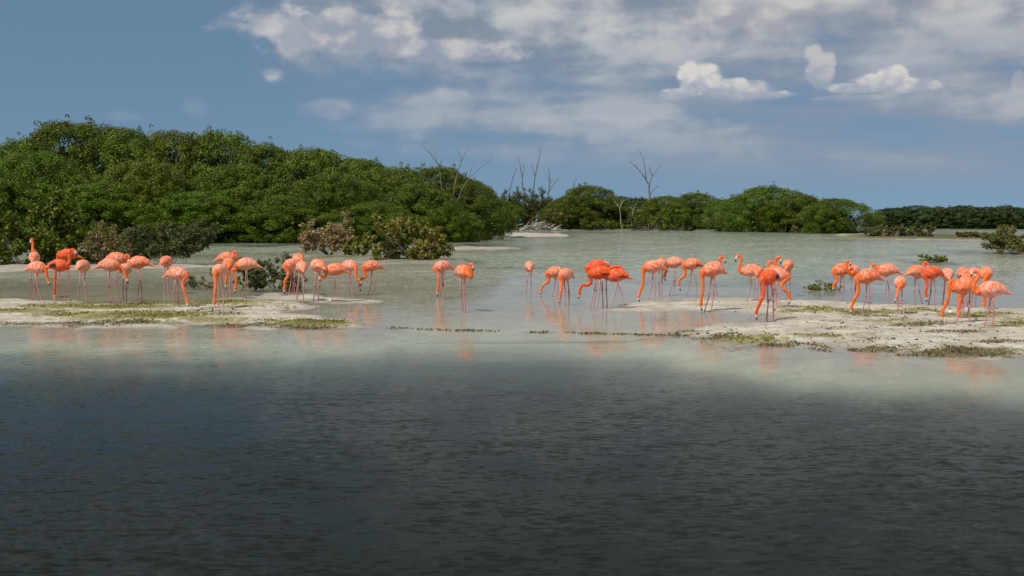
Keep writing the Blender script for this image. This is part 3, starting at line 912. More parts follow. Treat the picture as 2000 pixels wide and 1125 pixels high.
# dead trees: limbs traced as polylines at the depth where the tree stands
def dead_tree(name, Y, limbs, label, mat, r0, seed, twigs=5, cat='dead tree', jitter=0.35):
    rng = random.Random(seed)
    x0, y0 = limbs[0][0]
    base = at_y(x0, y0, Y); g = ground_at(base.x, Y)
    org = Vector((base.x, Y, max(g, -.1)))
    e = link(name, None, loc=org, label=label, cat=cat)
    for k, pl in enumerate(limbs):
        tb = Tubes(5)
        dep = [rng.uniform(-jitter, jitter) * i * 0.5 for i in range(len(pl))] if k else [0.12 * i * rng.uniform(-1, 1) for i in range(len(pl))]
        pts = [at_y(x, y, Y) - org for x, y in pl]
        pts = [Vector((p.x, dep[i], p.z)) for i, p in enumerate(pts)]
        if k == 0: pts[0].z = -0.1
        r = r0 * .72 if k == 0 else r0 * .42
        n = len(pts)
        fine = []; rad = []
        for i in range(n - 1):
            for u in (0, .5):
                q = pts[i].lerp(pts[i + 1], u)
                if u: q = q + Vector((rng.gauss(0, .05), rng.gauss(0, .05), 0)) * (pts[i] - pts[i + 1]).length * .6
                fine.append(q); rad.append(r * (1 - .8 * (i + u) / (n - 1)))
        fine.append(pts[-1]); rad.append(r * .2)
        tb.add(fine, rad)
        for _ in range(twigs if k == 0 else max(twigs // 2, 1)):
            i = rng.randrange(len(fine) // 2, len(fine)); q = fine[i]
            L = rng.uniform(.25, .7)
            d = Vector((rng.gauss(0, .7), rng.gauss(0, .5), rng.uniform(.2, 1))).normalized()
            tb.add([q, q + d * L * .5, q + (d + Vector((rng.gauss(0, .3), 0, .2))) * L], [rad[i] * .6, rad[i] * .4, .006])
        link('trunk' if k == 0 else 'branch', tb.mesh('limb'), mat, parent=e)
    return e


dead_tree('dead_tree', 127, [[(870, 470), (866, 400), (860, 345), (855, 320), (842, 302), (826, 284)], [(857, 328), (852, 308), (847, 288)], [(858, 335), (862, 318), (864, 305)]], 'leafless grey branch with two prongs above the left thicket', M_DEAD, .10, 1)
dead_tree('dead_tree', 126.5, [[(884, 470), (886, 400), (891, 350), (898, 325), (904, 308), (911, 294)], [(902, 315), (899, 305), (897, 298)]], 'leafless branch standing upright above the right part of the left thicket', M_DEAD, .10, 2)
dead_tree('dead_tree', 122.5, [[(888, 470), (893, 392), (903, 368), (914, 352), (925, 340), (944, 324), (961, 313)], [(915, 350), (921, 330), (927, 314)]], 'long pale leaning branch reaching right out of the left thicket', M_DEAD, .075, 3, 3)
dead_tree('dead_tree', 273, [[(996, 448), (994, 400), (996, 370), (1002, 346), (1010, 328)]], 'leftmost bare stem of the group above the driftwood heap', M_DEAD, .22, 4)
dead_tree('dead_tree', 274, [[(1028, 448), (1026, 385), (1020, 345), (1016, 322), (1010, 304)], [(1021, 345), (1022, 330), (1021, 318)]], 'second bare stem with a forked top above the driftwood heap', M_DEAD, .22, 5)
dead_tree('dead_tree', 273, [[(1037, 448), (1040, 385), (1045, 345), (1053, 308), (1056, 288)], [(1045, 345), (1041, 328), (1037, 318)]], 'tallest bare stem above the driftwood heap', M_DEAD, .24, 6)
dead_tree('dead_tree', 272, [[(1067, 448), (1071, 378), (1073, 350), (1071, 328)], [(1073, 374), (1084, 356), (1094, 347)], [(1073, 360), (1079, 348)]], 'rightmost bare stem above the driftwood heap, bent arm to the right', M_DEAD, .24, 7)
dead_tree('dead_tree', 272, [[(1118, 448), (1119, 372), (1122, 356), (1128, 348)], [(1120, 366), (1121, 352)]], 'small dead twig poking over the domed green mangrove', M_DEAD, .14, 8, 3)
dead_tree('dead_tree', 258, [[(1216, 447), (1212, 420), (1209, 404), (1200, 392), (1193, 376)], [(1210, 408), (1217, 392), (1234, 386)], [(1212, 402), (1214, 390), (1223, 380)]], 'white forked dead tree in the middle island', M_TWIG, 0.150, 9)
dead_tree('dead_tree', 256, [[(1232, 447), (1234, 425), (1238, 408), (1246, 393)], [(1238, 409), (1247, 410), (1254, 415)], [(1236, 410), (1228, 403)]], 'small white dead tree between the forked one and the tall one', M_TWIG, 0.130, 10)
dead_tree('dead_tree', 265, [[(1271, 448), (1270, 390), (1268, 362), (1256, 342), (1242, 326), (1230, 315)], [(1268, 363), (1273, 347), (1282, 334), (1291, 322)], [(1275, 345), (1270, 334), (1266, 325)], [(1262, 349), (1260, 330), (1257, 312), (1248, 292)], [(1270, 380), (1278, 368), (1288, 364)]], 'tall leafless tree with wide forks over the middle island', M_DEAD, .28, 11, 6)
dead_tree('dead_tree', 238, [[(1387, 452), (1386, 440), (1385, 430), (1384, 412)], [(1386, 440), (1378, 430), (1372, 424)], [(1386, 438), (1393, 425), (1399, 412)], [(1385, 432), (1378, 420), (1376, 410)], [(1386, 434), (1392, 420), (1390, 408)], [(1387, 442), (1396, 434), (1404, 420)], [(1386, 436), (1374, 433), (1369, 428)]], 'small white dead shrub with fanned bare branches on the middle island', M_BLEACH, 0.104, 12, 8)


def driftwood():
    rng = random.Random(3)
    c = at_y(1043, 440, 259); g = ground_at(c.x, 259)
    e = link('driftwood_heap', None, loc=(c.x, 259, max(g, 0.0)), label='tangled heap of bleached driftwood on the shore of the middle island', cat='driftwood')
    for k in range(110):
        tb = Tubes(4)
        x = rng.gauss(0, 1.8); x = max(-4.2, min(4.2, x)); z = rng.random() * max(.3, 1.35 * (1 - abs(x) / 4.4))
        a = rng.gauss(0, .5); L = rng.uniform(.8, 2.4)
        p = Vector((x, rng.uniform(-1.6, .8) - (.9 - z * .4), z)); d = Vector((math.cos(a), rng.gauss(0, .4), math.sin(a) * .7))
        m = p + d * L * .5 + Vector((0, 0, rng.uniform(-.15, .25)))
        q = p + d * L; q.z = max(q.z, .05)
        tb.add([p, m, q], [.10, .085, .04])
        if rng.random() < .6:
            tb.add([m, m + Vector((rng.uniform(-.5, .5), rng.uniform(-.3, .1), rng.uniform(.1, .6)))], [.04, .015])
        link('stick', tb.mesh('stick'), M_BLEACH if rng.random() < .3 else M_TWIG if rng.random() < .6 else M_DEAD, parent=e)


driftwood()


# ------------------------------------------------------------------ flamingos
def catmull(P, R, per):
    """points (n,3), radii (n,k) -> smooth samples"""
    P = np.asarray(P, float); R = np.asarray(R, float)
    P0 = np.vstack([2 * P[0] - P[1], P, 2 * P[-1] - P[-2]])
    t = np.concatenate([[0], np.cumsum(np.maximum(np.linalg.norm(np.diff(P0, axis=0), axis=1), 1e-4) ** 0.5)])
    op = []; orr = []
    for i in range(1, len(P0) - 2):
        p0, p1, p2, p3 = P0[i - 1:i + 3]; t0, t1, t2, t3 = t[i - 1:i + 3]
        n = per[i - 1] if isinstance(per, list) else per
        for j in range(n):
            u = j / n; tt = t1 + (t2 - t1) * u
            a1 = (t1 - tt) / (t1 - t0) * p0 + (tt - t0) / (t1 - t0) * p1
            a2 = (t2 - tt) / (t2 - t1) * p1 + (tt - t1) / (t2 - t1) * p2
            a3 = (t3 - tt) / (t3 - t2) * p2 + (tt - t2) / (t3 - t2) * p3
            b1 = (t2 - tt) / (t2 - t0) * a1 + (tt - t0) / (t2 - t0) * a2
            b2 = (t3 - tt) / (t3 - t1) * a2 + (tt - t1) / (t3 - t1) * a3
            op.append((t2 - tt) / (t2 - t1) * b1 + (tt - t1) / (t2 - t1) * b2)
            s = u * u * (3 - 2 * u)
            orr.append(R[i - 1] * (1 - s) + R[i] * s)
    op.append(P[-1]); orr.append(R[-1])
    return np.array(op), np.array(orr)


ORANGE = np.array([0.86, 0.150, 0.016]); PALE = np.array([0.87, 0.42, 0.32]); CORAL = np.array([0.85, 0.21, 0.10])
DEEP = np.array([0.78, 0.078, 0.006]); LEG = np.array([0.55, 0.22, 0.22]); JOINT = np.array([0.34, 0.08, 0.10])
BILL = np.array([0.78, 0.60, 0.50]); BLACK = np.array([0.012, 0.011, 0.012])
SEG = 24


def flamingo(f, b, yaw, neck=None, tip=None, tone='mid', s=1.0, black=0, label='', pitch=-4.0, group=None):
    rng = np.random.default_rng(int(b[0] * 7 + b[1]))
    fm = at((f[0][0] + f[1][0]) / 2, (f[0][1] + f[1][1]) / 2)
    Yd = fm.y
    bc = np.array(at_y(b[0], b[1], Yd))
    a = math.radians(yaw); fw = np.array([math.cos(a), math.sin(a), 0.0]); lf = np.array([-math.sin(a), math.cos(a), 0.0])
    up = np.array([0, 0, 1.0])
    tilt = math.radians(pitch)
    fwt = fw * math.cos(tilt) + up * math.sin(tilt); upt = up * math.cos(tilt) - fw * math.sin(tilt)
    # axis of tail, trunk and chest: forward, up, half width, half height
    ax = [(-.400, -.115, .006, .006), (-.345, -.095, .026, .016), (-.275, -.060, .052, .040), (-.200, -.018, .088, .088), (-.105, .004, .124, .134),
          (-.005, .004, .136, .150), (.085, -.004, .120, .134), (.150, -.012, .086, .100), (.188, -.020, .060, .068)]
    P = [bc + (fwt * q[0] + upt * q[1]) * s for q in ax]; R = [(q[2] * s, q[3] * s) for q in ax]
    R = [(w_ * .93, h_ * .95) for w_, h_ in R]
    nbody = len(ax)
    hidden = neck is None
    if hidden:        # the neck is folded back in front of the breast, on the far side
        neck = [(b[0] + 2, b[1] + 4), (b[0] + 3, b[1] - 5), (b[0] + 1, b[1] - 4), (b[0], b[1] + 4)]
        tip = (b[0] - 1, b[1] + 10)
    cd = float(P[-1][1] - Yd)
    n = len(neck)
    for i, (x, y) in enumerate(neck):
        k = (i + 1) / n
        extra = fw[1] * s * (0.075 * min(k * 2, 1) if not hidden else (0.07, 0.11, 0.13, 0.13)[i])
        P.append(np.array(at_y(x, y, Yd + cd + extra)))
        if i < n - 1:
            r = 0.043 - 0.019 * k
            R.append((r * s, r * s))
        else:
            R.append((.030 * s, .037 * s))
    tipw = np.array(at_y(tip[0], tip[1], Yd + cd + extra * 1.0))
    head = P[-1]
    bd = tipw - head; bl = np.linalg.norm(bd)
    if bl > 0.17 * s: bd = bd * 0.17 * s / bl
    if bl < 0.09 * s: bd = bd * 0.09 * s / bl
    # bent bill
    prev = head - P[-2]; prev = prev / (np.linalg.norm(prev) + 1e-6)
    bend = prev - bd / np.linalg.norm(bd) * float(prev @ (bd / np.linalg.norm(bd)))
    P += [head + bd * .36 + bend * .022 * s, head + bd * .68 + bend * .020 * s, head + bd]
    R += [(.022 * s, .026 * s), (.016 * s, .021 * s), (.004 * s, .005 * s)]
    per = [3, 3, 5, 5, 5, 5, 5, 4] + [4] * (n + 3 - 3) + [3, 2, 3]
    per = per[:len(P) - 1]
    # parametric position along the control points for colouring
    tpar = np.arange(len(P), dtype=float)
    Pp, Rr = catmull(P, [(*r, t) for r, t in zip(R, tpar)], per)
    m = len(Pp)
    tg = np.gradient(Pp, axis=0); tg = unit(tg)
    side = lf.copy(); rings = []; cols = []
    mixp = {'pale': .86, 'mid': .58, 'coral': .40, 'deep': .08}[tone]
    mixp = float(np.clip(mixp + rng.uniform(-.20, .20), .05, .98))
    neck_c = {'pale': ORANGE * .55 + CORAL * .45, 'mid': ORANGE, 'coral': ORANGE, 'deep': DEEP}[tone]
    back_c = {'pale': CORAL, 'mid': ORANGE * .6 + CORAL * .4, 'coral': ORANGE, 'deep': DEEP}[tone]
    streak = rng.random((SEG, 64))
    for i in range(m):
        side = side - tg[i] * float(side @ tg[i]); side = side / (np.linalg.norm(side) + 1e-9)
        u = np.cross(tg[i], side); u = u / (np.linalg.norm(u) + 1e-9)
        w, h, t = Rr[i]
        for j in range(SEG):
            th = 2 * math.pi * j / SEG
            c, sn = math.cos(th), math.sin(th)
            k = 1.0
            wing = 0.0
            if 1.6 < t < 7.2:
                wing = float(sstep(np.array(sn), -.42, -.34)) * float(sstep(np.array(t), 1.6, 2.4)) * float(sstep(np.array(t), 7.2, 6.4))
                k = 1.0 + 0.095 * wing
                if abs(c) < 0.30 and sn > 0: k -= 0.045 * wing      # groove where the wings meet
            if wing > .5: k += .035 * (streak[j, (i * 7) % 64] - .5)
            rings.append(Pp[i] + (side * w * c + u * h * sn) * k)
            if t < nbody - 0.6:
                st = 0.6 * streak[j, (i // 2) % 64] + 0.4 * streak[(j * 5) % SEG, i % 64]
                q = mixp * (0.25 + 1.25 * st) if wing > .5 else mixp * 0.95
                col = back_c * (1 - min(q, 1)) + PALE * min(q, 1)
                top = max(0.0, sn) ** 3
                if wing > .5 and st > .64: col = ORANGE * .75 + col * .25
                elif wing > .5 and st < .34 and tone != 'deep': col = col * .45 + np.array([.93, .64, .56]) * .55
                col = col * (1 - .45 * top) + back_c * .45 * top
                if t < 2.3: col = col * .4 + (ORANGE * .75 + PALE * .25) * .6
                if t > 6.6:
                    q2 = min((t - 6.6) / 1.2, 1.0); col = col * (1 - q2) + neck_c * q2
                if wing > .5 and ((black == 1 and -.36 < sn < -.1 and 2.4 < t < 4.3) or (black == 2 and -.40 < sn < .35 and 2.9 < t < 4.6)) and (c > 0) == (lf[1] < 0): col = BLACK
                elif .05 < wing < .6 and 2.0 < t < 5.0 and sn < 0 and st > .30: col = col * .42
            else:
                hd = len(P) - 4
                if t < hd + .45: col = neck_c * (0.9 + .2 * streak[j, i % 64])
                elif t < hd + 1.7: col = BILL
                else: col = BLACK
            cols.append(col)
    V = [np.array(r) for r in rings]; C = list(cols)
    Fq = []
    for i in range(m - 1):
        for j in range(SEG):
            Fq.append([i * SEG + j, i * SEG + (j + 1) % SEG, (i + 1) * SEG + (j + 1) % SEG, (i + 1) * SEG + j])
    # legs grow out of faces of the belly, so the whole bird is one surface
    nb = sum(per[:nbody - 1])
    remove = []
    feet = []
    gl = []
    for x, y in f:
        g0 = at(x, y)
        q = np.array([g0.x + (0), g0.y, 0.0]); q[1] = Yd + (g0.y - Yd) * 0.5
        gl.append(q)
    order = sorted(range(2), key=lambda i: -float((gl[i] - bc) @ lf))       # first = bird's left
    gmin = 1e9
    Va = np.array(V); cen = Va[np.array(Fq[:nb * SEG])].mean(axis=1)
    for li, sgn in zip(order, (1, -1)):
        hip = bc + (fwt * -.035 + lf * sgn * .055 - upt * .15) * s
        dist = np.linalg.norm(cen - hip, axis=1); dist[remove] = 9.0
        best = int(np.argmin(dist))
        remove.append(best)
        quad = Fq[best]
        top = np.mean([V[v] for v in quad], axis=0)
        ft = gl[li].copy()
        gz = ground_at(ft[0], ft[1]); ft[2] = max(gz, -.30) + .006
        gmin = min(gmin, ft[2])
        knee = top * .52 + ft * .48 - fw * .03 * s
        line = [top * .93 + knee * .07, top * .75 + knee * .25, top * .35 + knee * .65, top * .08 + knee * .92, knee, knee * .92 + ft * .08, knee * .5 + ft * .5, ft * .94 + knee * .06, ft]
        rad = [.026, .017, .0135, .015, .022, .015, .0125, .0135, .013]
        cc = [PALE, PALE * .7 + LEG * .3, LEG, LEG, JOINT, LEG, LEG, LEG * .9, LEG * .8]
        # order of the quad around the leg axis
        prevr = quad
        ang = []
        d0 = line[0] - line[-1]; d0 = d0 / np.linalg.norm(d0)
        e1 = np.cross(d0, fw); e1 = e1 / np.linalg.norm(e1); e2 = np.cross(d0, e1)
        for v in quad:
            dv = V[v] - top; ang.append(math.atan2(float(dv @ e2), float(dv @ e1)))
        for q, r, col in zip(line, rad, cc):
            nr_ = []
            for k in range(4):
                V.append(q + (e1 * math.cos(ang[k]) + e2 * math.sin(ang[k])) * r * s); C.append(col); nr_.append(len(V) - 1)
            for k in range(4):
                Fq.append([prevr[k], prevr[(k + 1) % 4], nr_[(k + 1) % 4], nr_[k]])
            prevr = nr_
        # webbed foot: the last ring is drawn out into a flat fan
        toe = []
        for k in range(4):
            dv = e1 * math.cos(ang[k]) + e2 * math.sin(ang[k])
            al = float(dv @ fw); sd = float(dv @ lf)
            pt = ft + fw * (.075 if al > 0 else -.012) * s + lf * sd * (.055 if al > 0 else .012) * s
            V.append(np.array([pt[0], pt[1], ft[2] - .004])); C.append(LEG * .8); toe.append(len(V) - 1)
        for k in range(4):
            Fq.append([prevr[k], prevr[(k + 1) % 4], toe[(k + 1) % 4], toe[k]])
        Fq.append(toe)
    Fq = [q for k, q in enumerate(Fq) if k not in remove]
    org = np.array([(gl[0][0] + gl[1][0]) / 2, Yd, gmin])
    me = new_mesh('flamingo', np.array(V) - org, np.array(Fq), np.array(C), smooth=True)
    return link('flamingo', me, M_BIRD, loc=org, label=label, cat='flamingo', group='flamingos of the flock')


FL = [
    # feet, body centre, heading, neck points, bill tip, look
    dict(f=[(60, 577), (66, 578)], b=(67, 504), yaw=100, neck=[(65, 494), (64, 482), (64, 473), (62, 467)], tip=(60, 479), tone='mid', label='flamingo at far left holding its head straight up against the shrub'),
    dict(f=[(68, 587), (77, 590)], b=(74, 523), yaw=345, neck=[(90, 531), (92, 541), (94, 548)], tip=(98, 557), tone='mid', label='flamingo in front of the upright-necked one at far left, head low to the right'),
    dict(f=[(126, 577), (133, 577)], b=(130, 498), yaw=195, neck=[(117, 491), (114, 499), (110, 517), (108, 540), (107, 560), (106, 573)], tip=(108, 586), tone='deep', label='deep orange flamingo whose neck hangs to the water left of the raised-neck one'),
    dict(f=[(117, 588), (128, 589)], b=(117, 519), yaw=2, neck=[(133, 520), (136, 509), (135, 496), (139, 488), (143, 488)], tip=(150, 501), tone='deep', black=2, label='deep orange flamingo with black wing patch and hooked raised neck at left'),
    dict(f=[(156, 588), (166, 590)], b=(163, 520), yaw=80, tone='pale', label='pale flamingo seen from behind, alone right of the black-patched one'),
    dict(f=[(228, 585), (234, 585)], b=(230, 505), yaw=8, neck=[(242, 509), (243, 501), (248, 498), (252, 502)], tip=(249, 513), tone='coral', label='flamingo at the back of the left group of four, neck hooked over'),
    dict(f=[(268, 593), (276, 594)], b=(269, 513), yaw=182, neck=[(252, 524), (248, 518), (251, 511)], tip=(253, 504), tone='coral', label='rightmost flamingo of the left group of four, tail drooping right'),
    dict(f=[(212, 597), (221, 597)], b=(216, 518), yaw=0, neck=[(237, 522), (243, 531), (246, 541)], tip=(251, 555), tone='mid', label='leftmost flamingo of the left group of four, tail pointing left'),
    dict(f=[(241, 595), (247, 595)], b=(246, 526), yaw=82, tone='pale', s=.88, label='small pale flamingo from behind in the middle of the left group of four'),
    dict(f=[(321, 571), (329, 571)], b=(326, 511), yaw=75, tone='coral', label='lone orange flamingo standing before the grey-green rounded shrub'),
    dict(f=[(340, 603), (351, 602)], b=(348, 535), yaw=345, neck=[(358, 549), (358, 561), (363, 578), (366, 590)], tip=(364, 603), tone='pale', label='pale flamingo bowing to the green weed with its neck on the right'),
    dict(f=[(449, 578), (441, 578)], b=(446, 504), yaw=15, neck=[(457, 503), (456, 494), (459, 491), (461, 496)], tip=(459, 505), tone='coral', label='rearmost flamingo of the cluster left of the twiggy shrubs, tail to the left'),
    dict(f=[(450, 585), (443, 585)], b=(446, 516), yaw=290, neck=[(444, 528), (443, 541), (441, 553)], tip=(442, 566), tone='coral', label='middle flamingo of the cluster left of the twiggy shrubs, bright hanging neck'),
    dict(f=[(472, 591), (481, 590)], b=(479, 516), yaw=182, neck=[(460, 526), (455, 527), (455, 535), (461, 544), (461, 556), (460, 564)], tip=(459, 573), tone='mid', label='flamingo just left of the twiggy shrubs with its tail toward them'),
    dict(f=[(428, 605), (436, 606)], b=(428, 530), yaw=258, neck=[(421, 546), (421, 562), (419, 580), (418, 592)], tip=(420, 606), tone='pale', label='pale flamingo facing the viewer, straight neck down to the sand'),
    dict(f=[(571, 572), (578, 573)], b=(581, 507), yaw=120, neck=[(584, 500), (585, 495), (588, 500)], tip=(590, 506), tone='coral', label='rear flamingo in the row of seven, behind its leftmost bird'),
    dict(f=[(565, 576), (574, 577)], b=(568, 517), yaw=220, neck=[(563, 531), (562, 540), (557, 548), (556, 557), (555, 564)], tip=(557, 574), tone='coral', label='leftmost flamingo in the row of seven, bill at the sand'),
    dict(f=[(581, 588), (591, 590)], b=(589, 523), yaw=105, tone='pale', label='pale flamingo from behind, third bird in the row of seven'),
    dict(f=[(612, 591), (621, 591)], b=(619, 519), yaw=130, tone='mid', label='fourth flamingo in the row of seven, tail toward the viewer'),
    dict(f=[(648, 590), (661, 592)], b=(653, 527), yaw=183, neck=[(637, 536), (632, 543), (627, 540)], tip=(626, 550), tone='coral', label='orange flamingo with a U-bent neck, fifth in the row of seven'),
    dict(f=[(681, 573), (690, 574)], b=(684, 519), yaw=320, neck=[(695, 537), (697, 545), (702, 549)], tip=(706, 557), tone='pale', label='sixth flamingo in the row of seven, neck dipping right'),
    dict(f=[(720, 572), (729, 572)], b=(724, 520), yaw=200, neck=[(713, 533), (713, 542), (706, 545), (703, 552), (703, 558)], tip=(704, 569), tone='coral', label='rightmost flamingo in the row of seven, bill touching the water'),
    dict(f=[(858, 579), (866, 578)], b=(862, 521), yaw=215, neck=[(857, 538), (857, 553), (855, 568)], tip=(855, 579), tone='pale', label='pale flamingo in open water left of the S-necked one, head down'),
    dict(f=[(904, 606), (909, 606)], b=(905, 531), yaw=300, neck=[(920, 542), (921, 531), (917, 519), (921, 516)], tip=(923, 530), tone='coral', label='solitary orange flamingo in open water with S-bent neck held to its body'),
    dict(f=[(1028, 568), (1037, 568)], b=(1034, 521), yaw=90, tone='pale', s=.96, label='solitary pale flamingo seen from behind, farthest out in the middle water'),
    dict(f=[(1078, 577), (1089, 577)], b=(1083, 532), yaw=195, neck=[(1072, 544), (1069, 552), (1062, 556), (1058, 563), (1056, 567)], tip=(1057, 576), tone='coral', label='flamingo stepping left in the middle, neck stretched forward to the water'),
    dict(f=[(1104, 593), (1111, 592)], b=(1104, 537), yaw=235, neck=[(1097, 551), (1096, 565), (1094, 577), (1093, 583)], tip=(1094, 593), tone='pale', label='pale flamingo right beside the stepping one, neck straight down'),
    dict(f=[(1178, 598), (1186, 598)], b=(1181, 522), yaw=70, tone='pale', s=.9, label='pale flamingo half hidden behind the deep orange trio'),
    dict(f=[(1152, 600), (1158, 600)], b=(1164, 521), yaw=190, neck=[(1153, 541), (1154, 552), (1147, 557), (1139, 556), (1133, 565), (1131, 574)], tip=(1130, 584), tone='deep', black=1, label='rear deep orange flamingo of the trio, long neck bent down to the left'),
    dict(f=[(1165, 604), (1176, 604)], b=(1169, 533), yaw=176, neck=[(1154, 541), (1153, 533), (1158, 529)], tip=(1163, 534), tone='deep', black=1, label='front deep orange flamingo of the trio, black wing edge'),
    dict(f=[(1194, 604), (1220, 604)], b=(1202, 538), yaw=178, neck=[(1186, 532), (1193, 524), (1205, 521), (1213, 523), (1217, 530)], tip=(1219, 541), tone='deep', black=1, label='deep orange flamingo with legs apart preening its back, right of the trio'),
    dict(f=[(1287, 575), (1293, 576)], b=(1292, 517), yaw=60, neck=[(1290, 508), (1293, 504), (1296, 507)], tip=(1294, 514), tone='pale', label='half hidden pale flamingo second in the row of four behind the sand edge'),
    dict(f=[(1307, 575), (1314, 575)], b=(1316, 513), yaw=178, neck=[(1302, 525), (1300, 533), (1298, 540)], tip=(1300, 549), tone='mid', label='third flamingo in the row of four behind the sand edge'),
    dict(f=[(1340, 576), (1362, 577)], b=(1350, 516), yaw=190, neck=[(1338, 530), (1337, 539), (1331, 543), (1327, 547), (1326, 557)], tip=(1330, 568), tone='coral', black=1, label='rightmost in the row of four, dark wing patch and looped neck'),
    dict(f=[(1266, 591), (1279, 592)], b=(1274, 521), yaw=188, neck=[(1256, 538), (1256, 553), (1251, 568), (1247, 579)], tip=(1250, 590), tone='mid', label='leftmost in the row of four, neck down to the sand edge'),
    dict(f=[(1397, 578), (1403, 578)], b=(1396, 522), yaw=8, neck=[(1409, 526), (1409, 517), (1405, 508), (1408, 502), (1412, 503)], tip=(1417, 516), tone='mid', label='flamingo with raised neck looking right behind the straight-necked feeder'),
    dict(f=[(1376, 609), (1389, 609)], b=(1389, 528), yaw=195, neck=[(1372, 546), (1373, 564), (1370, 583), (1369, 595)], tip=(1372, 608), tone='mid', label='feeder with a long straight neck down to the wet sand, middle right'),
    dict(f=[(1459, 590), (1475, 592)], b=(1465, 529), yaw=180, neck=[(1449, 533), (1443, 527), (1446, 513), (1447, 503), (1442, 499)], tip=(1437, 512), tone='mid', label='flamingo looking left with its S-neck raised high, middle right'),
    dict(f=[(1480, 594), (1486, 593)], b=(1482, 531), yaw=70, tone='coral', s=.85, label='flamingo tucked behind the tail of the left-looking raised-neck one'),
    dict(f=[(1503, 592), (1509, 592)], b=(1510, 533), yaw=180, neck=[(1501, 524), (1501, 515), (1507, 511), (1513, 516), (1512, 523)], tip=(1508, 529), tone='coral', label='flamingo curling its neck into a loop behind the black-winged feeder'),
    dict(f=[(1512, 588), (1518, 588)], b=(1513, 531), yaw=10, neck=[(1519, 524), (1515, 513), (1517, 504), (1522, 503)], tip=(1524, 517), tone='coral', label='flamingo with a raised crook neck looking right behind the black-winged feeder'),
    dict(f=[(1537, 577), (1544, 577)], b=(1539, 519), yaw=70, tone='coral', label='round orange flamingo from behind, right of the raised crook neck'),
    dict(f=[(1516, 603), (1528, 605)], b=(1521, 537), yaw=340, neck=[(1527, 556), (1531, 566), (1538, 571), (1542, 582)], tip=(1540, 595), tone='mid', label='flamingo striding right with bent neck beside the black-winged feeder'),
    dict(f=[(1498, 627), (1510, 626)], b=(1501, 542), yaw=222, neck=[(1491, 560), (1491, 575), (1484, 592), (1479, 604), (1477, 611)], tip=(1479, 626), tone='deep', black=2, label='black-winged deep orange feeder, neck sweeping down left on the sand spit'),
    dict(f=[(1634, 590), (1646, 590)], b=(1643, 527), yaw=195, neck=[(1633, 541), (1634, 549), (1629, 555), (1628, 560)], tip=(1629, 567), tone='coral', label='leftmost flamingo of the right flock, neck dropped before a low plant'),
    dict(f=[(1661, 591), (1669, 591)], b=(1667, 530), yaw=250, neck=[(1660, 534), (1654, 526), (1653, 514), (1657, 510)], tip=(1661, 521), tone='coral', label='second flamingo of the right flock, head up and looking right'),
    dict(f=[(1722, 593), (1736, 593)], b=(1730, 528), yaw=180, neck=[(1713, 534), (1711, 525), (1708, 517), (1703, 519)], tip=(1702, 530), tone='mid', label='flamingo of the right flock with crooked neck left and tail to the right'),
    dict(f=[(1683, 617), (1697, 618)], b=(1692, 540), yaw=190, neck=[(1676, 557), (1676, 570), (1669, 585), (1664, 595), (1662, 602)], tip=(1664, 614), tone='coral', label='nearest left feeder of the right flock, orange neck curving to the weed'),
    dict(f=[(1753, 618), (1762, 619)], b=(1758, 553), yaw=262, neck=[(1754, 565), (1753, 574), (1750, 582)], tip=(1748, 592), tone='pale', s=.88, label='small pale flamingo facing the viewer in the gap of the right flock'),
    dict(f=[(1788, 594), (1802, 594)], b=(1793, 531), yaw=20, neck=[(1803, 529), (1804, 517), (1807, 512), (1811, 516)], tip=(1809, 527), tone='coral', label='flamingo with a raised hooked neck right of the small pale one'),
    dict(f=[(1812, 599), (1825, 600)], b=(1819, 533), yaw=200, neck=[(1810, 548), (1810, 561), (1808, 572), (1809, 579)], tip=(1810, 590), tone='deep', label='deep orange head-down flamingo beside the raised hooked neck'),
    dict(f=[(1841, 598), (1852, 598)], b=(1850, 537), yaw=80, tone='pale', label='pale flamingo from behind at the left rear of the right-edge cluster'),
    dict(f=[(1879, 603), (1889, 603)], b=(1880, 535), yaw=85, tone='coral', s=.95, label='orange flamingo at the middle rear of the right-edge cluster'),
    dict(f=[(1897, 604), (1904, 604)], b=(1902, 536), yaw=90, tone='pale', s=.95, label='pale flamingo ringed by the curved neck of the right-edge striding bird'),
    dict(f=[(1929, 606), (1943, 606)], b=(1926, 535), yaw=258, neck=[(1922, 549), (1922, 568), (1922, 587), (1922, 598)], tip=(1922, 612), tone='coral', label='orange flamingo at the right rear of the right-edge cluster, head down'),
    dict(f=[(1879, 627), (1890, 627)], b=(1889, 551), yaw=240, neck=[(1874, 573), (1874, 590), (1872, 607), (1872, 617)], tip=(1874, 630), tone='coral', label='flamingo mostly hidden behind the arched-neck feeder, second hanging neck'),
    dict(f=[(1865, 635), (1896, 637)], b=(1881, 560), yaw=186, neck=[(1862, 549), (1856, 551), (1853, 570), (1849, 590), (1842, 605), (1840, 616)], tip=(1840, 632), tone='coral', label='feeder with a thick arched neck at the front of the right-edge cluster'),
    dict(f=[(1920, 647), (1939, 648)], b=(1933, 566), yaw=180, neck=[(1915, 573), (1906, 572), (1901, 562), (1905, 549), (1911, 541), (1909, 532), (1902, 531)], tip=(1898, 541), tone='mid', label='nearest flamingo by the right edge, S-neck and long tail, striding'),
]
for d in FL:
    flamingo(**d)


